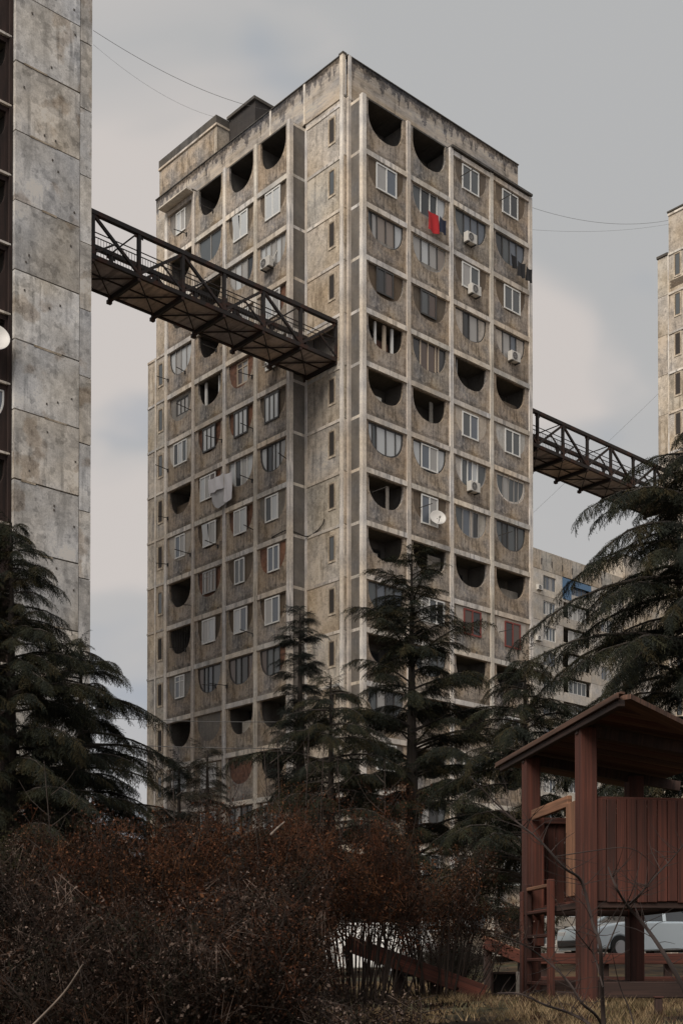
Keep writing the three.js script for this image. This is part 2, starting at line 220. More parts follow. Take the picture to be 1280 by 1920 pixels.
const I = (m, win, more) => ({ t: 'infill', m, win, ...more }), O = (more) => ({ t: 'open', ...more }), GL = (panes, more) => ({ t: 'glazed', panes, ...more });
const RIGHT = [
  [{ t: 'roofless', doorX: 0.6, boards: [[-1, -0.35, -1.25, 'brick']] }, { t: 'roofless', doorX: -0.2, boards: [[-0.2, 0.5, -1.45, 'brick']] }, I('brown', { panes: 'grey', x: -0.05, y: -0.36, w: 1.4, h: 1.4 }, { set: -0.04 }), I('brown', { panes: ['grey', 'dark'], x: -0.05, y: -0.36, w: 1.4, h: 1.4 }, { set: -0.04 })],
  [I('brown', { panes: ['curtain', 'blue'], x: 0.02, w: 1.5 }, { set: -0.03 }), GL(['grey', 'dark', 'dark', 'pale'], { edges: [-1, -0.5, 0.05, 0.5, 1], frame: 'greyFrame', bar: 'white', bottom: -1.62, apron: 'grey' }), GL(['grey', 'blue', 'blue', 'blue'], { edges: [-1, -0.42, 0.02, 0.5, 1] }), GL(['dark', 'grey', 'blue', 'blue'], { edges: [-1, -0.5, -0.02, 0.46, 1] })],
  [GL(['grey', 'curtain', 'beige', 'beige', 'pale'], { edges: [-1, -0.78, -0.48, 0.02, 0.52, 1], bottom: -1.56, bar: 'dark' }), GL(['curtain', 'pale', 'curtain', 'beige'], { edges: [-1, -0.48, 0.0, 0.5, 1], bottom: -1.5, frame: 'greyFrame', bar: 'dark' }), I('brown', { panes: ['curtain', 'grey'], x: -0.05 }, { set: -0.04 }), I('brown', { panes: 'grey', x: 0.12 }, { set: -0.07 })],
  [I('brown', { frame: 'dark', panes: ['dark', 'brown'], x: -0.1, w: 1.25, h: 1.35, y: -0.29 }), I('brown', { frame: 'dark', panes: ['grey', 'brown'], x: -0.12, w: 1.25, h: 1.35, y: -0.29 }, { set: -0.07 }), GL(['light', 'dark', 'curtain', 'light'], { edges: [-1, -0.45, -0.08, 0.48, 1], frame: 'dark' }), GL(['light', 'curtain', 'blue', 'light'], { edges: [-1, -0.5, 0.02, 0.42, 1] })],
  [O({ posts: [[-0.42, 'white', 0.11], [0.1, 'tan', 0.2], [0.55, 'white', 0.14]], boards: [[-0.4, 0.55, -1.0, 'brick']], doorX: 0 }), GL(['dark', 'brown', 'brown', 'brown', 'dark'], { edges: [-1, -0.52, -0.06, 0.4, 0.58, 1], bar: 'tan', frame: 'dark' }), O({ posts: [[-0.72, 'greyFrame', 0.1]] }), O({ boards: [[0.0, 0.95, -1.2, 'brown']], doorX: -0.5 })],
  [O({ boards: [[-0.75, 0.1, -1.3, 'light']], doorX: 0.75 }), O({ boards: [[-0.7, -0.4, -1.15, 'light'], [0.35, 0.55, -0.4, 'grey']], doorX: -0.1 }), I('light', { panes: ['grey', 'blue'], x: -0.1, y: -0.42, w: 1.35 }, { set: -0.03, tone: 4 }), I('light', { panes: 'grey', x: 0.12, y: -0.36, w: 1.35 }, { set: -0.03 })],
  [GL(['pale', 'grey', 'pale', 'pale', 'pale'], { edges: [-1, -0.75, -0.52, 0.02, 0.58, 1], frame: 'dark', rimWidth: 0.09 }), GL(['pale', 'blue', 'curtain', 'pale'], { edges: [-1, -0.52, 0.02, 0.5, 1], frame: 'dark', rimWidth: 0.07, win: { w: 1.32, h: 1.36, x: 0, panes: ['blue', 'curtain'] } }), GL(['light', 'grey', 'blue', 'pale', 'grey'], { edges: [-1, -0.58, -0.2, 0.12, 0.45, 1], frame: 'greyFrame', bar: 'white' }), GL(['grey', 'curtain', 'grey', 'grey', 'grey'], { edges: [-1, -0.5, -0.12, 0.25, 0.55, 1], frame: 'rib', rimWidth: 0.12, bar: 'greyFrame' })],
  [O({ boards: [[-1, -0.62, -0.2, 'light'], [0.38, 0.55, -0.3, 'light'], [-0.62, 0.4, -1.55, 'light']], doorX: 0, doorFrame: 'tan' }), I('brown', { panes: ['blue', 'curtain'], x: -0.05, w: 1.3, h: 1.6 }, { set: -0.06 }), GL(['grey', 'blue', 'light', 'dark', 'light'], { edges: [-1, -0.52, -0.05, 0.12, 0.5, 1], frame: 'greyFrame' }), GL(['grey', 'dark', 'grey', 'curtain', 'grey'], { edges: [-1, -0.55, -0.18, 0.35, 0.5, 1], frame: 'dark' })],
  [O({ boards: [[-0.8, -0.1, -1.3, 'grey']], doorX: 0.7 }), O({ boards: [[0.2, 1, -0.55, 'grey']], doorX: -0.2 }), O({}), O({ boards: [[-0.2, 1, -1.1, 'grey']], doorX: -0.55, doorFrame: 'white' })],
  [GL(['grey', 'blue', 'grey', 'blue'], {}), I('light', { n: 3, panes: ['curtain', 'grey', 'dark'], x: 0.2, w: 1.8, h: 1.35 }, { set: -0.03 }), I('light', { frame: 'wineRed', panes: ['brown', 'dark'], x: 0.05, w: 1.45, h: 1.45 }, { set: -0.02 }), I('light', { frame: 'wineRed', panes: ['dark', 'brown'], x: 0.1, w: 1.4, h: 1.5, y: -0.4 }, { set: -0.02 })],
  [O({}), GL(['grey', 'curtain', 'grey', 'grey'], {}), O({}), O({ boards: [[-0.2, 0.9, -1.1, 'brown']] })],
];
const LEFT = [
  [I('grey', { panes: ['pale', 'curtain'], x: 0.05, w: 0.95, h: 1.3, y: -0.42 }, { set: -0.05 }), { t: 'roofless', doorX: 0.3 }, { t: 'roofless', doorX: -0.3 }, { t: 'roofless', doorX: 0 }],
  [O({}), GL(['grey', 'grey'], { edges: [-1, 0.05, 1], frame: 'greyFrame', bar: 'greyFrame' }), I('brown', { panes: 'pale', x: 0.0, w: 1.3, h: 1.45, ajar: 0 }, { set: -0.07 }), I('brown', { n: 2, panes: 'pale', x: 0.02, w: 1.3, h: 1.5, y: -0.3 }, { set: -0.06 })],
  [O({}), O({ doorX: 0.2 }), GL(['curtain', 'pale', 'curtain', 'dark'], { frame: 'greyFrame' }), GL(['pale', 'pale', 'curtain', 'pale', 'curtain'], { edges: [-1, -0.6, -0.2, 0.2, 0.6, 1], frame: 'greyFrame', bottom: -1.6 })],
  [GL(['pale', 'curtain', 'pale', 'pale'], { frame: 'dark', bar: 'greyFrame', bottom: -1.72 }), O({ boards: [[-0.5, 0.4, -1.35, 'light']], doorX: -0.3 }), I('light', { panes: 'curtain' }), I('brick', { panes: ['pale', 'curtain'], w: 1.3 })],
  [I('grey', { n: 3, frame: 'dark', panes: 'curtain', w: 1.25, h: 1.0, x: 0.1, y: -0.45 }), O({ posts: [[-0.62, 'white', 0.18], [0.55, 'white', 0.1]], doorX: 0 }), I('brick', { n: 2, frame: 'tan', panes: ['brown', 'curtain'], w: 1.05, h: 1.3, x: 0.05, cross: true }), I('brown', { panes: 'curtain', w: 1.2 })],
  [I('light', { n: 3, panes: ['dark', 'pale', 'grey'], w: 1.35, h: 1.35, x: 0.05 }, { set: -0.03 }), I('brick', { n: 3, frame: 'dark', panes: 'pale', w: 1.25, h: 1.4, x: 0 }), I('brick', { n: 3, frame: 'dark', panes: 'pale', w: 1.25, h: 1.45, x: 0.05 }), I('brown', { n: 3, frame: 'dark', panes: 'pale', w: 1.25, h: 1.5, x: -0.05 })],
  [O({ boards: [[-1, 0.1, -1.0, 'brown']], doorX: 0.6 }), I('brick', { n: 3, panes: ['pale', 'curtain', 'brown'], w: 1.5, h: 1.4, x: -0.1 }), GL(['pale', 'dark', 'curtain', 'pale'], { frame: 'greyFrame', bar: 'white', bottom: -1.75 }), GL(['pale', 'dark', 'pale', 'pale', 'curtain'], { edges: [-1, -0.5, -0.1, 0.15, 0.5, 1], frame: 'dark', rimWidth: 0.08 })],
  [I('light', { panes: ['blue', 'curtain'], w: 1.0, h: 1.35, x: 0.05 }, { set: -0.02 }), I('brown', { panes: ['dark', 'curtain'], w: 1.25, h: 1.35, ajar: 0, x: 0.05 }), I('brick', { panes: ['curtain', 'pale'], w: 1.15, h: 1.4 }, { set: -0.12 }), I('grey', { panes: ['dark', 'pale'], w: 1.1, h: 1.4, x: -0.05 }, { set: -0.04 })],
  [O({ boards: [[-0.4, 0.4, -1.5, 'brick']] }), I('brick', { n: 4, frame: 'greyFrame', panes: ['curtain', 'beige'], w: 1.25, h: 1.3, cross: true, x: 0.05 }), I('brown', { panes: 'grey', w: 0.9, h: 1.4, x: -0.05 }, { set: -0.05 }), I('brick', { panes: 'blue', w: 1.0, h: 1.4, x: 0.1 }, { set: -0.05 })],
  [O({ grille: true }), I('brown', { panes: ['curtain', 'pale'], w: 1.25, h: 1.4, x: 0 }, { set: -0.08 }), I('brown', { panes: ['pale', 'blue'], w: 1.2, h: 1.4, x: 0.05 }), I('brown', { panes: ['curtain', 'blue'], w: 1.25, h: 1.45, x: 0 })],
  [I('grey', { n: 2, panes: ['blue', 'curtain'], w: 0.95, h: 1.35, x: 0.05, cross: true }, { set: -0.04 }), GL(['brown', 'grey', 'blue', 'grey'], { edges: [-1, -0.5, -0.15, 0.25, 1] }), GL(['brown', 'grey', 'dark', 'brown'], { edges: [-1, -0.45, 0.0, 0.55, 1] }), GL(['brown', 'grey', 'grey', 'brick'], { edges: [-1, -0.5, 0.0, 0.5, 1] })],
  [O({}), I('grey', null, { set: -0.06 }), O({ boards: [[-0.4, 0.3, -1.0, 'light']] }), O({})],
  [I('grey', { panes: 'grey' }), I('light', { panes: 'curtain' }), I('brick', null), O({})],
];
function narrowWindow(F, tower, s, y, out, tone, h = 1.3) { const f = part('window', frameGeo(0.42, h, 1, 0.05), M.brown[0], tower, ...F.at(s, y, out), F.turn); part('pane', box(0.34, h - 0.1, 0.012), tone === 'grey' ? G.grey : M.dim, f, 0, 0, 0.012); part('window_surround', memo('surround' + h, () => { const q = rectPath(new THREE.Shape(), -0.29, 0.29, -h / 2 - 0.1, h / 2 + 0.08); q.holes.push(rectPath(new THREE.Path(), -0.21, 0.21, -h / 2, h / 2)); return extr(q, 0.06); }), M.stair[2], f, 0, 0, -0.02); }

// ------------------------------------------------------------------ the main tower
const tower = thing('apartment_tower', 'tall stained concrete apartment tower with half-round loggias, in the middle', 'apartment tower', [...(() => { const p = uvw(0, BASE, 0); return [p.x, p.y, p.z]; })()], YAW);
{
  const FL = 16, R = FACES.right, L = FACES.left, bottom = -1.2, roofY = 46.2 - BASE, TOP = 48.42 - BASE;
  // core behind the loggias, and the stair block at the corner
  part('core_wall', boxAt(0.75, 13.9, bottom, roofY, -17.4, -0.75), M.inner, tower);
  part('roof_slab', boxAt(0.02, 13.88, roofY, roofY + 0.12, -17.38, -0.02), M.slabFloor, tower);
  const plank = (k) => M.stair[(k * 5) % 6];
  for (let k = 0; k <= FL; k++) {                                   // storey-high wall pieces of the corner block, joints open
    const y0 = k === FL ? bottom : LEVEL(k) - STOREY + 0.02, y1 = k === 0 ? roofY - 0.05 : LEVEL(k) - 0.02;
    if (k === 4) { part('wall_panel', boxAt(0, 0.3, y0, y0 + 0.35, -3.12, -0.32, k), plank(k), tower); part('wall_panel', boxAt(0, 0.3, y0 + 0.35, y1, -0.72, -0.32, k), plank(k), tower); part('wall_panel', boxAt(0, 0.3, y0 + 2.45, y1, -3.12, -0.72, k), plank(k), tower); part('passage_wall', boxAt(2.2, 2.4, y0, y1, -3.1, -0.3), M.dim, tower); }
    else part('wall_panel', boxAt(0, 0.75, y0, y1, -3.12, -0.32, k), plank(k), tower);
    part('joint_strip', boxAt(0.06, 0.3, y1 - 0.02, y1 + 0.06, -3.1, -0.34), M.groove, tower);
    if (k !== 4) narrowWindow({ at: (s, y, o) => [-o, y, s], turn: -Math.PI / 2 }, tower, -0.96, LEVEL(k) - 0.45 - 0.65, 0.0, pick(['dark', 'grey', 'dark', 'brown']));
    part('string_course', boxAt(-0.035, 0.02, LEVEL(k) - 0.1, LEVEL(k) + 0.06, -3.12, -0.3, k), M.ribs[k % 6], tower);
    part('wall_panel', boxAt(0.02, 0.75, y0, y1, -0.30, -0.02, k + 7), plank(k + 2), tower);
    part('side_panel', boxAt(0.414, 0.56, k === FL ? bottom : LEVEL(k) - STOREY + 0.06, LEVEL(k) - 0.1, 0.0, 0.9, k), M.panel[(k * 5 + 1) % 6], tower); part('side_band', boxAt(0.39, 0.56, LEVEL(k) - 0.1, LEVEL(k) + 0.06, 0.0, 0.9, k), M.ribs[(k + 2) % 6], tower);
    part('side_panel', boxAt(-1.0, 0.0, k === FL ? bottom : LEVEL(k) - STOREY + 0.06, LEVEL(k) - 0.1, -3.3, -3.15, k), M.panel[(k * 5 + 1) % 6], tower); part('side_band', boxAt(-1.0, 0.0, LEVEL(k) - 0.1, LEVEL(k) + 0.06, -3.3, -3.125, k), M.ribs[(k + 4) % 6], tower);
  }
  part('corner_rib', boxAt(-0.05, 0.16, bottom, TOP + 0.08, -0.32, -0.06), M.ribs[2], tower); part('corner_groove', boxAt(0.0, 0.03, bottom, TOP - 0.1, -0.4, -0.32), M.groove, tower);
  part('inner_rib', boxAt(-0.06, 0.02, bottom, roofY - 0.4, -3.16, -2.98), M.ribs[4], tower); part('inner_rib', boxAt(0.2, 0.415, bottom, roofY, -0.02, 0.10), M.ribs[3], tower);
  // loggia cells, storey bands, ribs, floor slabs and partitions of both faces
  for (const [F, spec, side] of [[R, RIGHT, 'right'], [L, LEFT, 'left']]) {
    const sMin = F.cols[0][0], sMax = F.cols[3][1];
    for (let k = 0; k <= FL; k++) {
      if (k < FL) for (let c = 0; c < 4; c++) cell(F, tower, c, k, (spec[k] || [])[c] || pick([O({}), I('grey', { panes: 'grey' }), GL(['grey', 'curtain', 'dark', 'grey'], {})]));
      for (let c = 0; c < 4; c++) {
        const [a, b] = F.cols[c], roofed = k > 0 || (side === 'right' ? c >= 2 : c === 0);
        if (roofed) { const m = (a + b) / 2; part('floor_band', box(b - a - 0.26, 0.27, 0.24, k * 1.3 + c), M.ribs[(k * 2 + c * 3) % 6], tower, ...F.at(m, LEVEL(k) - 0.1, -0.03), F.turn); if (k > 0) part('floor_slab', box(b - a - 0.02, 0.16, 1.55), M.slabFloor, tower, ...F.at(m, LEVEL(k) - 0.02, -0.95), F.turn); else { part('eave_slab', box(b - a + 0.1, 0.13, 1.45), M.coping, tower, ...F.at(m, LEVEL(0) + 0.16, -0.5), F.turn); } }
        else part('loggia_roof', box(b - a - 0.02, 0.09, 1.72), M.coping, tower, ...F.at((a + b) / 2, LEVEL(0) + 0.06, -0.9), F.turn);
      }
    }
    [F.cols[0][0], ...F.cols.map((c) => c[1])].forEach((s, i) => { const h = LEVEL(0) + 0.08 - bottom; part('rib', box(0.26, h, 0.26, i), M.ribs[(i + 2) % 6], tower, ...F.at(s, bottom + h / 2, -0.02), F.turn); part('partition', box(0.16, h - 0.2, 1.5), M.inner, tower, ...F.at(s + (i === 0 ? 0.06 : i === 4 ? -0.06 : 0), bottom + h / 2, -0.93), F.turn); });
  }
  // outer strip of the left face, with its narrow windows; it steps in for the two top storeys
  for (let k = 0; k <= FL; k++) {
    const far = k < 3 ? -15.92 : -16.82, y0 = k === FL ? bottom : LEVEL(k) - STOREY + 0.03;
    part('wall_panel', boxAt(-1.07, 0, y0, LEVEL(k) - 0.03, far, -14.83, k), M.stair[(k * 7 + 1) % 6], tower);
    if (k >= 3) { narrowWindow({ at: (s, y, o) => [-1.07 - o, y, s], turn: -Math.PI / 2 }, tower, -15.4, LEVEL(k) - 0.5 - 0.65, 0.0, pick(['dark', 'brown', 'grey'])); part('string_course', boxAt(-1.115, -1.05, LEVEL(k) - 0.08, LEVEL(k) + 0.05, far, -14.83, k), M.ribs[k % 6], tower); }
  }
  part('rib', boxAt(-1.12, -1.05, bottom, LEVEL(3), -16.0, -15.85), M.ribs[2], tower);
  part('end_wall', boxAt(0.02, 0.75, bottom, roofY, -17.4, -14.8), M.stair[1], tower);
  // parapets with their copings
  const fit = (g, len, flip) => { const p = g.attributes.position, u = g.attributes.uv; for (let i = 0; i < p.count; i++) u.setXY(i, flip ? p.getZ(i) : p.getX(i) + 3, (p.getY(i) - (roofY - 0.1)) / (TOP - roofY + 0.1) * 2.4); return g; };
  const lefts = [-17.5, -14.2, -10.6, -6.1, -3.16, -0.3]; for (let i = 0; i < 5; i++) part('parapet_panel', fit(boxAt(-0.05, 0.2, roofY - 0.04, TOP, lefts[i] + 0.015, lefts[i + 1] - 0.015), 1, true), M.parapet, tower);
  for (const z of lefts.slice(3, 5)) part('parapet_rib', boxAt(-0.085, 0, roofY - 0.02, TOP - 0.03, z - 0.07, z + 0.07), M.ribs[2], tower);
  const rights = [0.3, 3.7, 7.05, 10.4, 14.05]; for (let i = 0; i < 4; i++) part('parapet_panel', fit(boxAt(rights[i] + 0.01, rights[i + 1] - 0.01, roofY - 0.04, TOP, -0.2, 0.05), 1), M.parapet, tower);
  part('parapet_panel', fit(boxAt(13.8, 14.05, roofY, TOP, -17.4, -0.21), 1, true), M.parapet, tower);
  part('corner_strip', boxAt(0.22, 0.42, roofY - 0.1, TOP + 0.02, 0.05, 0.11), M.ribs[4], tower);
  part('coping', boxAt(-0.09, 0.25, TOP, TOP + 0.05, -17.55, -0.3), M.coping, tower); part('coping', boxAt(0.17, 14.1, TOP, TOP + 0.05, -0.24, 0.09), M.coping, tower); part('corner_cap', boxAt(-0.08, 0.2, TOP + 0.08, TOP + 0.16, -0.36, -0.02), M.coping, tower);
  // lift-machine storey on the far part of the roof
  const y0 = TOP + 0.05, y1 = 50.75 - BASE;
  part('machine_room_wall', boxAt(0.0, 3.6, y0, y1 - 0.55, -17.2, -11.2), M.stair[1], tower);
  for (const [a, b] of [[-16.9, -14.1], [-14.05, -11.5]]) part('machine_room_panel', boxAt(-0.04, 0.02, y0 + 0.05, y1 - 0.75, a, b), M.panel[2], tower);
  part('machine_room_ledge', boxAt(-0.09, 3.65, y1 - 0.62, y1 - 0.5, -17.22, -11.14), M.ribs[3], tower); part('machine_room_parapet', boxAt(-0.06, 3.6, y1 - 0.5, y1, -17.2, -11.2), M.coping, tower);
  part('machine_room_hood', boxAt(0.9, 4.4, y1 - 1.7, y1 + 0.05, -11.2, -8.7), M.dim, tower); part('hood_slab', boxAt(0.75, 4.5, y1 + 0.05, y1 + 0.22, -11.25, -8.6), M.coping, tower);
  // clothes-drying rods that stick out of the left face
  const rods = [[0, 0, 1], [0, 1, 0.6], [2, 0, 1], [3, 0, 1], [3, 0, 0.2], [4, 2, 1], [4, 0, 1], [5, 1, 1], [5, 2, 1], [5, 0, 0], [6, 2, 1], [6, 3, 1], [7, 0, 1], [7, 1, 0.8], [7, 2, 1], [8, 0, 1], [7, 0, 0.1], [9, 2, 1], [9, 0, 0.7], [10, 2, 0.0], [10, 1, 0.9], [2, 2, 0.1], [6, 0, 0.1], [3, 1, 1]];
  for (const [k, c, t] of rods) { const [a, b] = L.cols[c], s = lerp(a + 0.15, b - 0.15, Math.max(0, Math.min(1, t + rr(-0.35, 0.12)))), y = LEVEL(k) - 1.75 + rr(-0.3, 0.3); part('drying_rod', barGeo(V(-1.1, y, s), V(-rr(1.75, 2.4), y + rr(-0.12, 0.16), s + rr(-0.2, 0.12)), 0.035), M.metal, tower); part('rod_bracket', box(0.06, 0.2, 0.1), M.metal, tower, -1.14, y - 0.05, s); }
  for (const [k, c, t] of [[0, 2, 0.1], [0, 3, 0.1], [7, 0, 0.05], [7, 1, 0.1], [7, 3, 0.05], [9, 3, 0.05]]) { const [a, b] = R.cols[c], s = lerp(a, b, t) + 0.5, y = LEVEL(k) - 1.15; part('drying_rod', barGeo(V(s, y, 1.0), V(s - 0.05, y - 0.05, 2.05), 0.035), M.metal, tower); }
  for (let i = 0; i < 40; i++) { const F = i % 2 ? L : R, k = Math.floor(rr(1, 11)), c = Math.floor(rr(0, 4)), [a, b] = F.cols[c]; part('drain_hole', box(0.13, 0.12, 0.05), M.groove, tower, ...F.at(rr(a + 0.5, b - 0.5), LEVEL(k) + 0.13, -0.01), F.turn); }
  part('hose', tubeGeo([V(-1.16, LEVEL(8) + 0.16, -4.6), V(-1.16, LEVEL(8) + 0.2, -3.2), V(-0.6, LEVEL(8) + 0.12, -3.06), V(-0.08, LEVEL(8) + 0.02, -2.9), V(-0.08, LEVEL(8) + 0.3, -1.7), V(-0.08, LEVEL(8) + 0.6, -1.5)], 0.03, 0.03, 5, 30), M.metal, tower);
  part('window_hood', box(2.9, 0.08, 0.9), M.light[2], tower, ...L.at(-13.3, LEVEL(0) + 0.1, 0.2), L.turn);
}

// ------------------------------------------------------------------ footbridges between the towers
function footbridge(label, u0, n, step, tall, phase) {
  const deckY = 32.2, o = thing('footbridge', label, 'footbridge', (() => { const p = uvw(u0, deckY, 0.6); return [p.x, p.y, p.z]; })(), YAW, 'steel footbridges joining the towers');
  const L = n * step, zN = 0, zF = -2.4, P = (name, g, m = M.steel) => part(name, g, m, o), at = (i, y, z) => V(i * step, y, z);
  for (const [z, s] of [[zN, 1], [zF, -1]]) {
    P('top_chord', boxAt(0, L, tall - 0.2, tall, z - 0.11, z + 0.11)); P('bottom_chord', boxAt(0, L, 0, 0.2, z - 0.07, z + 0.07), M.deckDark);
    for (let i = 0; i <= n; i++) {
      P('post', boxAt(i * step - 0.08, i * step + 0.08, 0.2, tall - 0.2, z - 0.08, z + 0.08));
      if (i > 0 && i < n) { P('gusset', boxAt(i * step - 0.24, i * step + 0.24, tall - 0.36, tall - 0.17, z - 0.012, z + 0.012)); P('gusset', boxAt(i * step - 0.2, i * step + 0.2, 0.2, 0.42, z - 0.012, z + 0.012)); }
      if (i < n) { const up = (i + phase) % 2 === 0; P('diagonal', barGeo(at(i, up ? 0.2 : tall - 0.17, z), at(i + 1, up ? tall - 0.17 : 0.2, z), 0.12, 0.13)); P('brace', barGeo(at(i + 0.5, (0.2 + tall - 0.17) / 2, z + 0.04 * s), at(i + (up ? 1 : 0), 0.25, z + 0.04 * s), 0.06, 0.08)); P('side_rail', boxAt(i * step + 0.06, (i + 1) * step - 0.06, tall * 0.56, tall * 0.56 + 0.035, z - 0.02, z + 0.02)); }
    }
    const rail = []; for (let x = 0.12; x < L; x += 0.15) rail.push(boxAt(x, x + 0.016, 0.3, 1.12, z - s * 0.14 - 0.008, z - s * 0.14 + 0.008)); rail.push(boxAt(0, L, 1.12, 1.155, z - s * 0.14 - 0.02, z - s * 0.14 + 0.02)); P('railing', mergeGeometries(rail), M.metal);
  }
  for (let i = 0; i <= n; i++) {
    P('cross_beam', boxAt(i * step - 0.08, i * step + 0.08, -0.14, 0.079, zF - 0.16, zN + 0.05)); P('beam_end', boxAt(i * step - 0.11, i * step + 0.11, -0.22, -0.05, zF - 0.24, zF - 0.05));
    if (i < n) {
      P('deck_panel', boxAt(i * step + 0.01, (i + 1) * step - 0.01, 0.08, 0.13, zF + 0.07, zN - 0.07, i), M.deck[i % 3]);
      P('underside_brace', barGeo(at(i, 0.0, zF), at(i + 1, 0.0, zN), 0.07, 0.05)); P('underside_brace', barGeo(at(i + 1, -0.055, zF), at(i, -0.055, zN), 0.05, 0.045)); P('stringer', boxAt(i * step + 0.075, (i + 1) * step - 0.075, 0.02, 0.075, (zN + zF) / 2 - 0.03, (zN + zF) / 2 + 0.03));
    }
    if (i % 2 === 0) P('top_strut', barGeo(at(i, tall - 0.06, zN - 0.09), at(i, tall - 0.06, zF + 0.09), 0.05));
  }
  return o;
}
footbridge('rusty steel truss footbridge from the left tower to the middle tower', -17.28, 7, 17.24 / 7, 2.22, 0);
footbridge('rusty steel truss footbridge leaving the middle tower towards the right', 14.1, 7, 17.5 / 7, 2.28, 1);

// ------------------------------------------------------------------ the near tower on the left
{
  const p = uvw(-17.28, BASE, -3.4), o = thing('apartment_tower', 'grey concrete tower cut off by the left edge, blank slab end wall', 'apartment tower', [p.x, p.y, p.z], YAW);
  const bottom = -2, TOPY = 51;
  part('core_wall', boxAt(-16, -0.32, bottom, TOPY, -19, -2.0), M.inner, o); part('side_wall', boxAt(-0.3, -0.02, bottom, TOPY, -19, -0.25), M.slab[1], o); part('roof_slab', boxAt(-16, 0.02, TOPY, TOPY + 0.2, -19, 0.02), M.coping, o);
  part('backing', boxAt(-3.5, -0.3, bottom, TOPY, -1.9, -0.22), M.groove, o);
  for (let k = -6; k <= 13; k++) {
    const y1 = 36.33 - BASE - k * 2.8, y0 = y1 - 2.8;
    if (y1 - 0.02 > bottom && y0 < TOPY) {
      const skew = rr(-0.015, 0.015); part('wall_panel', boxAt(-3.49, -0.575, Math.max(bottom, y0 + 0.025 + skew), Math.min(TOPY, y1 - 0.025), -0.2, rr(-0.02, 0.0), k * 1.7 + 20), M.slab[(k * 3 + 18) % 5], o);
      const s0 = y0 - 0.55; part('edge_panel', boxAt(-0.545, 0, Math.max(bottom, s0 + 0.02), Math.min(TOPY, s0 + 2.78), -0.2, rr(-0.03, -0.005), k * 2.1 + 40), M.slab[(k * 2 + 15) % 5], o);
      if (rand() < 0.6) part('patch_mortar', box(rr(0.4, 1.4), rr(0.05, 0.09), 0.02), M.stair[1], o, rr(-3, -1.2), y1 + rr(-0.04, 0.04), 0.0);
      for (let q = 0; q < 3; q++) part('lifting_socket', box(0.07, 0.08, 0.02), M.groove, o, rr(-3.2, -0.7), rr(y0 + 0.3, y1 - 0.3), 0.0);
    }
  }
  const F = { at: (s, y, out) => [s, y, -0.32 + out], turn: 0 }, a = 1.52, w = 3.4;
  for (let k = -5; k <= 13; k++) {
    const y1 = 37.35 - BASE - k * 2.8; if (y1 > TOPY - 0.2) continue;
    for (const c of [0, 1]) {
      const s = -3.56 - w / 2 - c * w; part('facade_panel', panelGeo(w, a, 'bowl', (k + 8) % 4), M.rustyWall, o, ...F.at(s, y1, -0.14)); part('floor_band', box(w, 0.09, 0.2, k), M.ribs[1], o, ...F.at(s, y1 - 0.02, 0.02)); part('floor_slab', box(w, 0.14, 1.4), M.slabFloor, o, ...F.at(s, y1, -0.95));
      if (c === 0 && k === 5) { const r = part('glazed_screen', rimGeo(a, 0.07), M.white, o, ...F.at(s, y1, -0.1)); part('pane', stripGeo(a, -a + 0.05, a - 0.05, -9), G.blue, r, 0, 0, 0.01); }
      if (c === 0) part('balcony_board', boxAt(-a, a, -2.2, -1.0 - (k % 2) * 0.25, -0.02, 0.02), M.light[(k + 6) % 6], o, ...F.at(s, y1, -0.5)); part('rib', box(0.12, 2.7, 0.2), M.rustyWall, o, ...F.at(s + w / 2 - 0.02, y1 - 1.4, 0.03));
    }
  }
}
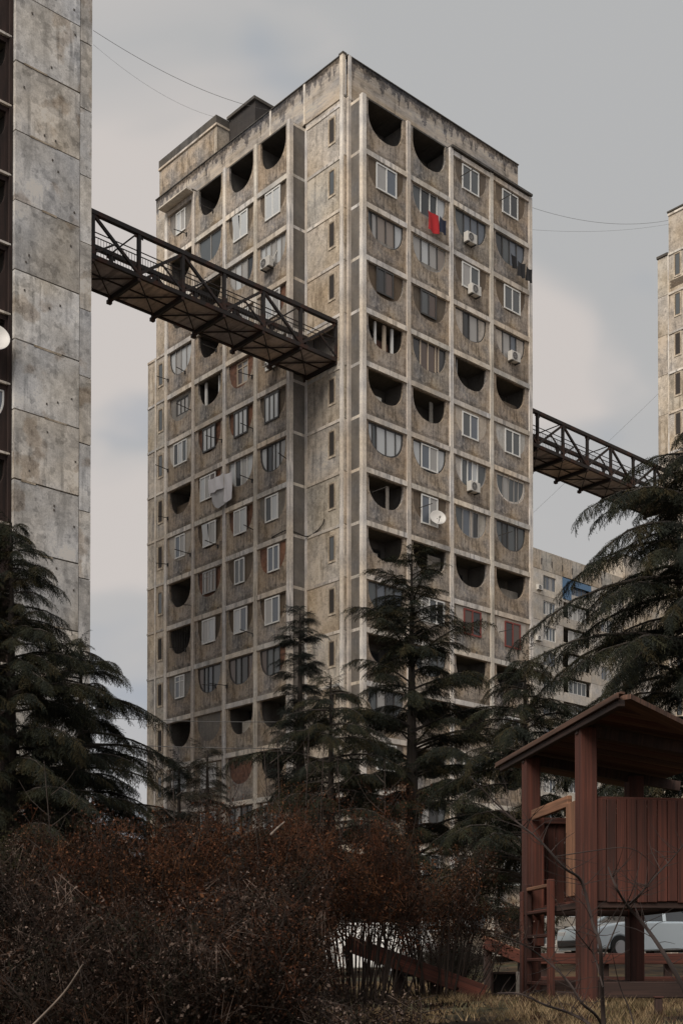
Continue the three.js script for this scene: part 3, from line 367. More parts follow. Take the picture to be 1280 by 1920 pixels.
// ------------------------------------------------------------------ the far tower on the right
{
  const p = uvw(31.7, BASE, 2.05), o = thing('apartment_tower', 'tan concrete tower cut off by the right edge, one row of narrow windows', 'apartment tower', [p.x, p.y, p.z], YAW), bottom = -2;
  const F = { at: (s, y, out) => [-out, y, s], turn: -Math.PI / 2 };      // s grows to the right, from the far edge
  part('core_wall', boxAt(0.3, 14, bottom, 52.5 - BASE, 0.9, 16), M.stair[1], o); part('stair_block', boxAt(0.3, 8, bottom, 50.1 - BASE, 0.02, 0.88), M.stair[3], o); part('block_cap', boxAt(-0.08, 8, 50.15 - BASE, 50.32 - BASE, -0.05, 0.84), M.coping, o); part('coping', boxAt(-0.05, 14, 53.1 - BASE, 53.2 - BASE, 0.8, 16), M.coping, o);
  for (let k = -2; k <= 17; k++) {
    const y1 = 47.35 - BASE - k * 2.8, y0 = Math.max(bottom, y1 - 2.8);
    if (k >= -1) part('wall_panel', boxAt(0, 0.3, y0 + 0.03, Math.min(y1, 50.12 - BASE), 0.0, 0.82, k), M.stair[(k * 5 + 10) % 6], o);
    for (const [a, b] of [[0.88, 2.9], [2.93, 6.2], [6.23, 9.5]]) part('wall_panel', boxAt(0.04, 0.3, y0 + 0.03, k === -2 ? 53.05 - BASE : y1, a, b, k + a), M.stair[(k * 7 + 20 + Math.round(a)) % 6], o);
    part('string_course', boxAt(-0.03, 0.1, y1 - 0.08, y1 + 0.07, 0.86, 9.5, k), M.ribs[(k + 6) % 6], o);
    if (k >= -1) narrowWindow({ at: (s, y, q) => [0.04 - q, y, s], turn: -Math.PI / 2 }, o, 1.6, y1 - 0.2 - 0.75, 0, pick(['dark', 'grey']), 1.5);
    if (k >= -1 && k < 17) for (const m of [4.55, 7.85]) addWindow({ at: (s, y, w) => [0.04 - w, y, s], turn: -Math.PI / 2 }, o, m, y1 - 1.15, 0.03, { w: 1.5, h: 1.4, n: (k + 3) % 3 ? 2 : 3, panes: pick(['grey', 'curtain', 'blue']), frame: pick(['white', 'dark', 'white']) });
    if (k === -1) { for (let r = 0; r < 5; r++) for (let c = 0; c < 8; c++) part('brick', box(0.22, 0.09, 0.02), M.brown[(r + c) % 6], o, 0.035, y1 - 2.4 + r * 0.11, 1.1 + c * 0.24 + (r % 2) * 0.1, -Math.PI / 2); }
  }
  part('corner_rib', boxAt(-0.02, 0.3, bottom, 50.1 - BASE, 0.82, 0.9), M.ribs[2], o);
}
// ------------------------------------------------------------------ the long block far behind, between the towers
{
  const p = uvw(63.9, BASE, 40), o = thing('apartment_block', 'pale panel block far behind with a blue top balcony', 'apartment block', [p.x, p.y, p.z], YAW), H = 46.28 - BASE;
  part('core_wall', boxAt(-10, 16.8, -2, H - 0.1, -12, -1.2), M.inner, o); part('roof_slab', boxAt(-10, 16.8, H - 0.1, H, -12, -0.2), M.coping, o);
  const cols = [[-9.8, -4.1], [-4.05, -0.1], [-0.05, 5.4], [5.45, 10.6], [10.65, 16.7]];
  for (const [a, b] of cols) for (let j = 0; j < 3; j++) { const x0 = lerp(a, b, j / 3) + 0.02, x1 = lerp(a, b, (j + 1) / 3) - 0.02; part('parapet_panel', boxAt(x0, x1, H - 2.15, H - 0.02, -0.25, 0.02, j), M.stair[(j * 2 + 3) % 6], o); part('parapet_slot', boxAt(x1 - 0.1, x1 + 0.1, H - 1.6, H - 0.9, 0.0, 0.03), M.groove, o); }
  for (let k = 0; k < 16; k++) {
    const y1 = H - 2.18 - k * 2.8, y0 = y1 - 2.76;
    cols.forEach(([a, b], c) => {
      if (c === 3) { part('loggia_front', boxAt(a, b, y0, y0 + 1.05, -0.1, 0.0), M.light[k % 6], o); if (k === 0) { part('blue_screen', boxAt(a, a + 1.5, y0 + 0.3, y1 - 0.1, 0.002, 0.06), M.blue, o); part('blue_screen', boxAt(a + 1.5, b, y1 - 0.75, y1 - 0.1, 0.002, 0.06), M.blue, o); } part('loggia_floor', boxAt(a, b, y0 - 0.04, y0 + 0.06, -1.2, -0.1), M.slabFloor, o); part('loggia_side', boxAt(a, a + 0.12, y0 + 0.06, y1, -1.2, -0.02), k === 0 ? M.blue : M.light[2], o); const f = part('window', frameGeo(3.2, 1.5, 4, 0.08), M[k ? 'white' : 'blue'], o, (a + b) / 2 + 0.4, y0 + 1.85, -0.3); part('pane', box(3.1, 1.4, 0.012), G[pick(['grey', 'blue', 'curtain'])], f, 0, 0, -0.012); return; }
      if (c === 0) { part('wall_panel', boxAt(a, b, y0, y1, -0.3, 0, k), M.light[(k + c) % 6], o); return; }
      const m = c === 2 ? 3.15 : (a + b) / 2, ww = 2.2, hh = 1.55, top = y1 - 0.5, g = [boxAt(a, m - ww / 2, y0, y1, -0.3, 0), boxAt(m + ww / 2, b, y0, y1, -0.3, 0), boxAt(m - ww / 2, m + ww / 2, top, y1, -0.3, 0), boxAt(m - ww / 2, m + ww / 2, y0, top - hh, -0.3, 0)];
      part('wall_panel', mergeGeometries(g), M.light[(k * 5 + c) % 6], o); const f = part('window', frameGeo(ww, hh, 4, 0.09), M[k % 3 ? 'white' : 'greyFrame'], o, m, top - hh / 2, -0.12); for (let i = 0; i < 4; i++) part('pane', box(ww / 4 - 0.08, hh - 0.16, 0.012), G[pick(['grey', 'blue', 'curtain', 'grey'])], f, -ww / 2 + ww / 8 + i * ww / 4, 0, -0.012);
    });
  }
  const e = uvw(80.9, BASE, 39.9), q = thing('apartment_block', 'tan block end showing behind the big cedar on the right', 'apartment block', [e.x, e.y, e.z], YAW);
  for (let k = 0; k < 17; k++) { const y1 = 49 - BASE - k * 2.8; for (let c = 0; c < 4; c++) part('wall_panel', boxAt(c * 3.2 + 0.02, c * 3.2 + 3.18, y1 - 2.76, y1, -0.25, 0, k + c), M.stair[(k * 3 + c) % 6], q); } part('core_wall', boxAt(0.02, 12.7, -2, 48.9 - BASE, -14, -0.26), M.stair[1], q); part('coping', boxAt(-0.05, 12.9, 49 - BASE, 49.15 - BASE, -14, 0.04), M.coping, q);
}

// ------------------------------------------------------------------ things fixed to or hung on the towers
const onRight = (s, y, out) => uvw(s, y, -(1.01 + out)), onLeft = (v, y, out) => uvw(-(1.11 + out), y, v);
function airConditioner(label, pos, turn) {
  const o = thing('air_conditioner', label, 'air conditioner', [pos.x, pos.y - 0.28, pos.z], turn, 'air conditioner units on the tower');
  part('casing', new RoundedBoxGeometry(0.8, 0.56, 0.32, 2, 0.03), M.casing, o, 0, 0.28, 0); const ring = new THREE.TorusGeometry(0.215, 0.016, 6, 20); part('fan_rim', ring, M.greyFrame, o, -0.1, 0.28, 0.165); const f = part('fan_grille', new THREE.CircleGeometry(0.21, 20), M.fan, o, -0.1, 0.28, 0.163);
  for (let i = 0; i < 5; i++) part('fan_blade', box(0.36, 0.03, 0.006), M.greyFrame, f, 0, 0, 0.004).rotation.z = i * 0.63; for (const x of [-0.28, 0.28]) part('bracket', boxAt(-0.025, 0.025, -0.06, 0.0, -0.32, 0.2), M.metal, o, x, 0, 0); part('pipe', barGeo(V(0.42, 0.4, -0.1), V(0.55, 0.9, -0.3), 0.05), M.casing, o);
}
{ const p = uvw(65.15, 42.0, 39.85), q = uvw(65.0, 36.4, 39.85); airConditioner('tiny air conditioner beside a top window of the far block', p, YAW); airConditioner('tiny air conditioner two storeys lower on the far block', q, YAW); }
airConditioner('air conditioner over dark glazing, right of the red laundry', onRight(8.51, 41.32, 0.2), YAW); airConditioner('air conditioner below a white window, second from the top of its column', onRight(8.86, 38.49, 0.2), YAW);
airConditioner('air conditioner in the rightmost loggia column of the tower', onRight(12.28, 35.79, 0.2), YAW); airConditioner('air conditioner below half-round glazing, lowest on the right face', onRight(8.74, 27.25, 0.2), YAW); airConditioner('air conditioner under white curtained glazing on the left face', onLeft(4.85, 38.74, 0.22), YAW - Math.PI / 2);
function satelliteDish(label, pos, r, turn, tilt) {
  const o = thing('satellite_dish', label, 'satellite dish', [pos.x, pos.y, pos.z], turn, 'satellite dishes'); const pts = []; for (let i = 0; i <= 10; i++) { const t = i / 10; pts.push(new THREE.Vector2(r * t + 0.001, r * 0.28 * t * t)); } for (let i = 10; i >= 0; i--) { const t = i / 10; pts.push(new THREE.Vector2(r * t + 0.001, r * 0.28 * t * t - 0.02)); }
  const d = part('reflector', new THREE.LatheGeometry(pts, 28), M.dish, o, 0, 0, 0.25); d.rotation.x = Math.PI / 2 - tilt; part('feed_arm', barGeo(V(0, -r * 0.7, 0.35), V(0, -r * 0.15, 0.25 + r * 1.0), 0.03), M.greyFrame, o); part('receiver', box(0.08, 0.08, 0.14), M.greyFrame, o, 0, -r * 0.12, 0.25 + r * 1.0); part('mount', barGeo(V(0, -0.1, -0.1), V(0, 0, 0.26), 0.05), M.metal, o);
}
satelliteDish('satellite dish below a white window on the right face', onRight(5.73, 24.69, 0.15), 0.45, YAW - 0.5, 0.35); satelliteDish('satellite dish tipped up under the near footbridge', onLeft(4.35, 32.82, 0.15), 0.42, YAW - Math.PI / 2 + 0.2, 1.0);
{ const a = uvw(-21.62, 24.75, -3.2); satelliteDish('satellite dish at the left edge, on rust-brown cladding', a, 0.62, YAW - 0.35, 0.3); }
function cloth(name, label, category, m, w, h, pos, turn, opts = {}) {
  const g = new THREE.PlaneGeometry(w, h, 14, 14), p = g.attributes.position, s = rand() * 9; for (let i = 0; i < p.count; i++) { const x = p.getX(i), y = p.getY(i), t = 0.5 - y / h; p.setZ(i, Math.sin(x * 16 / w * 0.5 + s) * 0.05 * t + Math.sin(x * 9 + y * 3 + s) * 0.03); p.setY(i, y - (opts.sag || 0.05) * (1 - Math.pow(2 * x / w, 2)) + (opts.round ? (t > 0.5 ? Math.pow(2 * x / w, 2) * h * 0.35 * (t - 0.5) * 2 : 0) : 0)); } g.computeVertexNormals();
  const o = new THREE.Mesh(g, m); o.material.side = THREE.DoubleSide; o.name = name; o.position.copy(pos); o.rotation.y = turn; return tag(o, label, category, 'laundry on the tower');
}
cloth('laundry_cloth', 'bright red cloth hanging from a loggia near the top', 'laundry', M.red, 0.85, 1.05, onRight(5.4, 41.0, 0.3), YAW, {}); cloth('laundry_cloth', 'navy cloth hanging right beside the red cloth', 'laundry', M.navy, 0.6, 0.8, onRight(6.15, 41.1, 0.3), YAW + 0.1, {});
cloth('laundry_sheet', 'white sheet with a straight hem hung below a left-face window', 'laundry', M.sheet, 1.4, 0.8, onLeft(9.2, 27.8, 0.4), YAW - Math.PI / 2, { sag: 0.0 }); cloth('laundry_sheet', 'longer white sheet hung in the angle between two left-face windows', 'laundry', M.sheet, 0.7, 1.6, onLeft(8.1, 27.35, 0.4), YAW - Math.PI / 2, { sag: 0.1 }); cloth('laundry_sheet', 'round-hemmed grey-white sheet, lowest of the hanging sheets', 'laundry', mat('worn sheet', [0.46, 0.46, 0.47], 0.95), 1.5, 1.1, onLeft(8.95, 26.95, 0.3), YAW - Math.PI / 2, { round: 1, sag: 0.0 });
for (const [s, y, w, h, l] of [[11.95, 41.25, 0.7, 0.7, 'leftmost'], [12.65, 41.0, 0.6, 0.85, 'middle'], [13.35, 40.95, 0.55, 0.8, 'rightmost']]) cloth('laundry_cloth', `black garment, ${l} of three under the top right loggias`, 'laundry', M.black, w, h, onRight(s, y, 0.45), YAW + rr(-0.2, 0.2), {});
const cableMat = mat('weathered cable', [0.09, 0.088, 0.085], 0.8);
function cable(label, a, b, sag, r = 0.010) { const pts = []; for (let i = 0; i <= 12; i++) { const t = i / 12, p = a.clone().lerp(b, t); p.y -= sag * 4 * t * (1 - t); pts.push(p); } const o = new THREE.Mesh(tubeGeo(pts, r, r, 4, 24), cableMat); o.name = 'cable'; tag(o, label, 'cable'); }
cable('upper cable from the left tower to the middle tower roof', uvw(-17.0, 39.6, -3.0), uvw(0, 48.5, 6.2), 0.5); cable('lower thin cable from the left tower to the middle tower roof', uvw(-17.0, 39.0, -3.0), uvw(0, 48.5, 7.5), 0.9, 0.005);
cable('upper sagging cable from the middle tower to the right tower', uvw(13.9, 45.5, -0.9), uvw(31.6, 52.5, 1.1), 0.6); cable('lower cable from the middle tower to the right tower', uvw(13.9, 44.1, -0.9), uvw(31.6, 52.2, 1.0), 0.3, 0.006);
cable('thin cable slanting up to the right tower behind the footbridge', uvw(20, 26, 12), uvw(31.65, 40.6, 2.0), 0.1, 0.007);
cable('upper slack cable crossing the lower left face of the middle tower', W3(-10.6, 8.1, 40), W3(-1.2, 7.95, 41), 0.12, 0.010); cable('lower slack cable crossing the lower left face of the middle tower', W3(-10.6, 7.3, 40), W3(-1.2, 7.1, 41), 0.12, 0.013);

// ------------------------------------------------------------------ conifers
const leafMat = (name, c, extra = {}) => { const m = new THREE.MeshPhysicalMaterial({ color: lin(...c), roughness: 0.95, specularIntensity: 0.25, side: THREE.DoubleSide, ...extra }); m.name = name; return m; };
const barkMat = mat('bark', [0.06, 0.048, 0.04], 1, T.bark, bumpOf(T.bark, 0.02));
function triSoup(tris) { const g = new THREE.BufferGeometry(); g.setAttribute('position', new THREE.Float32BufferAttribute(tris, 3)); g.computeVertexNormals(); return g; }
function sprayGeo() {                                              // a needle-clad twig one metre long, side twigs hanging
  const t = []; const tri = (p, d, len, wid) => { const s = V(d.z + rr(-0.4, 0.4), rr(-0.4, 0.4), -d.x).normalize().multiplyScalar(wid / 2), e = p.clone().addScaledVector(d, len); t.push(p.x - s.x, p.y - s.y, p.z - s.z, p.x + s.x, p.y + s.y, p.z + s.z, e.x, e.y, e.z); };
  const bend = rr(0.25, 0.45), needle = (p, d, k) => { for (let w = 0; w < k; w++) tri(p, V(d.x * 0.7 + rr(-0.8, 0.8), d.y * 0.7 + rr(-0.8, 0.6), d.z * 0.7 + rr(-0.8, 0.8)).normalize(), rr(0.065, 0.12), 0.026); };
  for (let j = 0; j < 18; j++) {
    const q = j / 17, c = V(q, -bend * q * q + rr(-0.01, 0.01), 0.05 * Math.sin(q * 5)); needle(c, V(1, -bend * q, 0), 2);
    if (rand() < 0.8) { const sd = j % 2 ? 1 : -1, len = (0.34 * (1 - 0.65 * q) + 0.06) * rr(0.5, 1.2), dir = V(rr(0.4, 1), rr(-0.5, 0.05), sd * rr(0.5, 1)).normalize(), n = 3 + Math.round(len * 14); for (let k = 1; k <= n; k++) { const f = k / n, p = c.clone().addScaledVector(dir, f * len); p.y -= 0.55 * f * f * len; needle(p, V(dir.x, dir.y - f, dir.z), 2); } }
  }
  return triSoup(t);
}
const SPRAYS = [sprayGeo(), sprayGeo(), sprayGeo()];
const SPRAY_TINTS = [[0.028, 0.031, 0.021], [0.022, 0.026, 0.020], [0.036, 0.036, 0.021], [0.046, 0.038, 0.020], [0.021, 0.024, 0.020]];
const sprayMat = leafMat('cedar needles', [1, 1, 1]);
function instances(geo, m, list, tints, name, parent) { const o = new THREE.InstancedMesh(geo, m, list.length); const col = new THREE.Color(); list.forEach((mx, i) => { o.setMatrixAt(i, mx); const t = pick(tints), k = rr(0.75, 1.25); o.setColorAt(i, col.setRGB(t[0] * k, t[1] * k, t[2] * k)); }); o.name = name; o.userData.kind = 'stuff'; parent.add(o); return o; }
function frameMatrix(p, dir, roll, s, sy = 1) { const x = dir.clone().normalize(), up = Math.abs(x.y) > 0.95 ? V(0, 0, 1) : V(0, 1, 0), z = new THREE.Vector3().crossVectors(x, up).normalize(), y = new THREE.Vector3().crossVectors(z, x); const m = new THREE.Matrix4().makeBasis(x, y, z); m.multiply(new THREE.Matrix4().makeRotationX(roll)); m.scale(V(s, s * sy, s)); m.setPosition(p); return m; }
function cedar(name, label, X, Z, H, R, o2 = {}) {
  const { levels = 26, per = 6, from = 0.06, rise = () => 0.1, droop = 0.34, shape = (t) => Math.pow(1 - t, 0.75), dens = 7, size = [0.55, 0.95], lean = 0, tints = SPRAY_TINTS, pole = true } = o2;
  const gy = groundY(X, Z), o = thing(name, label, 'tree', [X, gy, -Z], 0), lists = [[], [], []], limbs = [];
  part('trunk', tubeGeo([V(0, -0.3, 0), V(lean * 0.2, H * 0.33, 0.05), V(lean * 0.55, H * 0.66, -0.05), V(lean, H, 0)], H * 0.022 + 0.03, 0.02, 8, 16), barkMat, o);
  const put = (p, d, s) => lists[Math.floor(rand() * 3)].push(frameMatrix(p, d, rr(-0.5, 0.5), s));
  let az = rand() * 6;
  for (let l = 0; l < levels; l++) for (let b = 0; b < per; b++) {
    if (rand() < 0.12) { az += 1.1; continue; } const t = from + (1 - from) * Math.min(0.995, (l + rr(-0.3, 1.2)) / levels + 0.004), y0 = H * t, Lb = R * shape(t) * (rand() < 0.25 ? rr(0.95, 1.3) : rr(0.5, 1.0)) + 0.25; az += 2.39996 + rr(-0.3, 0.3);
    const dx = Math.cos(az), dz = Math.sin(az), up = rise(t) + rr(-0.2, 0.16), bx = lean * t;
    const pos = (s) => V(bx + dx * Lb * s, y0 + Lb * (up * s - droop * s * s * (0.6 + 0.4 * s)), dz * Lb * s), pts = [0, 0.35, 0.7, 1].map(pos); if (Lb > 0.8) limbs.push(tubeGeo(pts, 0.012 + Lb * 0.011, 0.006, 4, 6));
    const n = Math.ceil(Lb * dens) + 2;
    for (let i = 0; i < n; i++) { const s = 0.12 + 0.88 * Math.pow((i + rand()) / n, 0.9), p = pos(Math.min(1, s)), e = pos(Math.min(1, s) + 0.03).sub(pos(Math.min(1, s))).normalize(), a = (i % 2 ? 1 : -1) * rr(0.1, 1.0) * (s > 0.85 ? 0.45 : 1), d = V(e.x * Math.cos(a) - e.z * Math.sin(a), e.y * 0.8 + rr(-0.28, 0.06), e.x * Math.sin(a) + e.z * Math.cos(a)); put(p, d, rr(size[0], size[1]) * (0.55 + 0.45 * Math.min(1, Lb / 2.0)) * (1.05 - 0.35 * s)); }
  }
  for (let i = 0; i < 14; i++) { const a = rand() * 6.28, y = H * (1 - i * 0.012); put(V(lean * y / H, y, 0), V(Math.cos(a) * 0.6, 0.8 - i * 0.06, Math.sin(a) * 0.6), rr(0.3, 0.5)); }
  const lm = part('limbs', mergeGeometries(limbs), barkMat, o); lm.userData.kind = 'stuff';
  lists.forEach((l, i) => instances(SPRAYS[i], sprayMat, l, tints, 'crown', o)); return o;
}
const PX = (x, Z) => (x - 640) / FOCAL * Z, PY = (y, Z) => (1820 - y) / FOCAL * Z;       // photograph column or row to metres at a distance, for setting things out
const height = (y, X, Z) => PY(y, Z) + EYE - groundY(X, Z);
const S = [0.4, 0.72];
cedar('cedar_tree', 'big dark cedar on the left, in front of the blank end wall', PX(18, 31), 31, height(975, PX(18, 31), 31), 3.9, { levels: 38, per: 7, rise: (t) => 0.28, shape: (t) => Math.pow(1 - t, 0.7), dens: 13, size: S });
cedar('cedar_tree', 'spreading dark cedar between the left edge and the middle tower', PX(150, 35), 35, height(1195, PX(150, 35), 35), 4.0, { levels: 27, per: 7, rise: () => 0.22, shape: (t) => Math.pow(1 - t, 0.5), dens: 13, size: S });
cedar('cedar_tree', 'tall cedar with raised upper branches in front of the tower corner', PX(772, 42), 42, height(1030, PX(772, 42), 42), 5.0, { levels: 22, per: 6, rise: (t) => 0.2 + 0.55 * t, droop: 0.32, shape: (t) => Math.pow(1 - t, 0.72), dens: 13, size: [0.5, 0.9] });
cedar('spire_tree', 'slim dark conifer just left of the tall middle cedar', PX(562, 40), 40, height(1142, PX(562, 40), 40), 1.3, { levels: 30, per: 6, rise: (t) => 0.6, droop: 0.25, shape: (t) => Math.pow(1 - t, 0.5) * (0.8 + 0.3 * Math.sin(t * 23)), dens: 15, size: [0.45, 0.75], tints: [[0.018, 0.021, 0.019], [0.023, 0.026, 0.022]] });
cedar('cedar_tree', 'low wide cedar behind the brown bushes, under the slim conifer', PX(620, 36), 36, height(1270, PX(620, 36), 36), 4.3, { levels: 15, per: 6, from: 0.24, rise: () => 0.25, droop: 0.34, shape: (t) => Math.pow(1 - t, 0.6), dens: 13, size: S });
cedar('cedar_tree', 'broad cedar filling the right edge above the playhouse', PX(1330, 26), 26, height(800, PX(1330, 26), 26), 4.0, { levels: 26, per: 6, from: 0.2, rise: () => 0.28, droop: 0.44, shape: (t) => (t < 0.74 ? 0.84 : 0.84 * Math.pow((1 - t) / 0.26, 0.6)), dens: 13, size: [0.4, 0.72] });
cedar('cedar_tree', 'cedar behind the playhouse, left of its roof', PX(985, 30), 30, height(1235, PX(985, 30), 30), 3.1, { levels: 15, per: 6, from: 0.26, rise: () => 0.3, droop: 0.42, shape: (t) => Math.pow(1 - t, 0.5), dens: 13, size: [0.4, 0.72] });
cedar('young_conifer', 'small conifer in front of the tower, left of the cedars', PX(388, 33), 33, height(1405, PX(388, 33), 33), 0.9, { levels: 18, per: 6, rise: () => 0.45, shape: (t) => Math.pow(1 - t, 0.7), dens: 12, size: [0.4, 0.6], tints: [[0.03, 0.03, 0.024], [0.04, 0.034, 0.024]] });
cedar('young_conifer', 'smaller conifer nearest the big left cedars', PX(335, 34), 34, height(1430, PX(335, 34), 34), 0.8, { levels: 16, per: 6, rise: () => 0.45, shape: (t) => Math.pow(1 - t, 0.7), dens: 12, size: [0.4, 0.6], tints: [[0.024, 0.026, 0.022]] });

// ------------------------------------------------------------------ the brown thicket in front
function clumpGeo() { const t = []; for (let i = 0; i < 20; i++) { const p = V(rr(-0.1, 0.1), rr(-0.1, 0.12), rr(-0.1, 0.1)), d = V(rr(-1, 1), rr(-0.8, 0.7), rr(-1, 1)).normalize(), s = V(rr(-1, 1), rr(-1, 1), rr(-1, 1)).cross(d).normalize(), L = rr(0.014, 0.034), w = L * rr(0.2, 0.36), m = p.clone().addScaledVector(d, L * 0.45), e = p.clone().addScaledVector(d, L), a = m.clone().addScaledVector(s, w), b = m.clone().addScaledVector(s, -w); t.push(...p.toArray(), ...a.toArray(), ...e.toArray(), ...p.toArray(), ...e.toArray(), ...b.toArray()); } for (let i = 0; i < 6; i++) { const p = V(rr(-0.06, 0.06), -0.12, rr(-0.06, 0.06)), e = V(rr(-0.16, 0.16), rr(0.02, 0.2), rr(-0.16, 0.16)), s = 0.002; t.push(p.x - s, p.y, p.z, p.x + s, p.y, p.z, e.x, e.y, e.z); } return triSoup(t); }
const CLUMPS = [clumpGeo(), clumpGeo(), clumpGeo()], bushMat = leafMat('withered leaves', [1, 1, 1], { roughness: 0.85 }), twigMat = mat('twigs', [0.050, 0.034, 0.026], 0.9, T.bark);
const RUST = [[0.075, 0.027, 0.013], [0.042, 0.018, 0.010], [0.021, 0.012, 0.008], [0.11, 0.048, 0.023], [0.016, 0.012, 0.009], [0.03, 0.014, 0.008]], DUN = [[0.021, 0.014, 0.010], [0.014, 0.010, 0.008], [0.045, 0.023, 0.014], [0.014, 0.013, 0.008], [0.014, 0.009, 0.007], [0.020, 0.011, 0.008], [0.13, 0.095, 0.078]], OLIVE = [[0.035, 0.034, 0.016], [0.050, 0.046, 0.021], [0.030, 0.025, 0.016]];
function shrub(label, X, Z, w, topRow, tints, stems, from = 0.12) {
  const gy = groundY(X, Z), H = Math.max(0.5, PY(topRow, Z) + EYE - gy), o = thing('shrub', label, 'shrub', [X, gy, -Z], 0, 'brown thicket in the foreground'), st = [], lists = [[], [], []];
  for (let i = 0; i < stems; i++) {
    const a = rand() * 6.28, r = Math.sqrt(rand()) * w / 2, h = H * rr(0.55, 1.0) * (1 - 0.25 * Math.pow(2 * r / w, 3)), r0 = r * rr(0.2, 0.6), c = new THREE.CatmullRomCurve3([V(Math.cos(a) * r0, -0.1, Math.sin(a) * r0), V(Math.cos(a) * lerp(r0, r, 0.4) + rr(-0.12, 0.12), h * 0.4, Math.sin(a) * lerp(r0, r, 0.4) + rr(-0.12, 0.12)), V(Math.cos(a) * lerp(r0, r, 0.8) + rr(-0.14, 0.14), h * 0.78, Math.sin(a) * lerp(r0, r, 0.8) + rr(-0.14, 0.14)), V(Math.cos(a) * r + rr(-0.22, 0.22), h, Math.sin(a) * r + rr(-0.22, 0.22))]);
    st.push(tubeGeo([0, 0.35, 0.7, 1].map((q) => c.getPoint(q)), rr(0.006, 0.013), 0.002, 4, 8));
    const n = Math.ceil(h * 17 * (1 - from)); for (let k = 0; k < n; k++) { const q = from + (1 - from) * (k + rand()) / n, p = c.getPoint(Math.min(1, q)); p.x += rr(-0.13, 0.13); p.y += rr(-0.1, 0.1); p.z += rr(-0.13, 0.13); if (p.y > 0.02) lists[k % 3].push(frameMatrix(p, V(rr(-1, 1), rr(-0.4, 0.4), rr(-1, 1)), rand() * 6, rr(0.75, 1.35) * (q > 0.9 ? 0.7 : 1))); }
  }
  const s = part('stems', mergeGeometries(st), twigMat, o); s.userData.kind = 'stuff';
  lists.forEach((l, i) => instances(CLUMPS[i], bushMat, l, tints, 'foliage', o)); return o;
}
const MIX = [...RUST, ...DUN];
shrub('rust-brown shrub at the lower left corner, nearest the edge', PX(30, 9.5), 9.5, 1.8, 1590, DUN, 95); shrub('dun shrub behind the left corner one, below the big cedar', PX(110, 12.5), 12.5, 2.2, 1520, MIX, 90); shrub('olive shrub touching the left edge under the big cedar', PX(0, 13.5), 13.5, 1.0, 1525, OLIVE, 30);
shrub('rust-brown shrub left of centre, below the small conifers', PX(270, 11.8), 11.8, 2.1, 1510, RUST, 95); shrub('darker shrub in front at the bottom, left of centre', PX(220, 8.6), 8.6, 1.6, 1690, DUN, 80); shrub('tall rust-brown shrub under the slim conifer', PX(470, 12.8), 12.8, 2.3, 1490, RUST, 100);
shrub('dun shrub at the bottom in the middle of the thicket', PX(430, 9.4), 9.4, 1.7, 1650, MIX, 90); shrub('tallest red-brown shrub right of the slim conifer', PX(665, 14), 14, 2.2, 1455, RUST, 95, 0.47); shrub('brown shrub reaching right toward the playhouse', PX(820, 15), 15, 1.9, 1560, MIX, 60, 0.46);
shrub('dark shrub screening the left part of the white car', PX(500, 10.8), 10.8, 1.1, 1590, DUN, 60, 0.15); shrub('low brown shrub at the bottom right of the thicket', PX(660, 9.2), 9.2, 1.5, 1858, DUN, 46); shrub('dark bushes behind, between the white car and the playhouse', PX(840, 25), 25, 1.9, 1755, [[0.020, 0.020, 0.016], [0.026, 0.020, 0.017]], 110, 0.02);
{ // thin upright shoots above the thicket
  for (const [x, y1, Z, label] of [[505, 1400, 15, 'bare shoot in front of the slim conifer, leftmost of five'], [530, 1385, 15.5, 'bare shoot in front of the slim conifer, second of five'], [575, 1370, 15, 'tallest bare shoot, middle one of the five by the slim conifer'], [605, 1392, 16, 'bare shoot, fourth of five, right of the slim conifer'], [645, 1410, 15.4, 'bare shoot, rightmost of the five by the slim conifer'], [435, 1440, 15, 'lone bare shoot just right of the small conifers'], [330, 1440, 14.5, 'bare shoot beside the smaller young conifer'], [95, 1425, 14, 'bare shoot at the far left under the big cedar'], [720, 1425, 15.2, 'bare shoot above the tallest red-brown shrub']]) { const X = PX(x, Z), gy = groundY(X, Z), g = []; const h = PY(y1, Z) + EYE - gy; g.push(tubeGeo([V(0, -0.05, 0), V(rr(-0.05, 0.05), h * 0.5, 0), V(rr(-0.08, 0.08), h, 0)], 0.014, 0.004, 4, 8)); for (let i = 0; i < 9; i++) { const t = rr(0.45, 0.95), a = rand() * 6.28, L = rr(0.15, 0.4); g.push(tubeGeo([V(0, h * t, 0), V(Math.cos(a) * L * 0.6, h * t + L * 0.5, Math.sin(a) * L * 0.6), V(Math.cos(a) * L, h * t + L * 1.1, Math.sin(a) * L)], 0.005, 0.002, 3, 4)); } const o = new THREE.Mesh(mergeGeometries(g), twigMat); o.name = 'bare_shoot'; o.position.set(X, gy, -Z); tag(o, label, 'shoot', 'bare shoots above the thicket'); }
}
{ // pale broken stick, lower left, and one further in
  const stick = (label, a, b, c, r) => { const o = new THREE.Mesh(tubeGeo([a, b, c], r, r * 0.6, 5, 10), mat('bleached wood', [0.30, 0.24, 0.20], 0.9, T.bark)); o.name = 'stick'; tag(o, label, 'stick'); };
  const q = (x, y, Z) => W3(PX(x, Z), PY(y, Z), Z); stick('pale bare stick leaning at the lower left corner', q(50, 1935, 7.6), q(120, 1862, 7.5), q(156, 1808, 7.4), 0.008); stick('short pale stick caught in the top of the thicket', q(507, 1565, 11.2), q(520, 1552, 11.2), q(534, 1540, 11.2), 0.012);
}

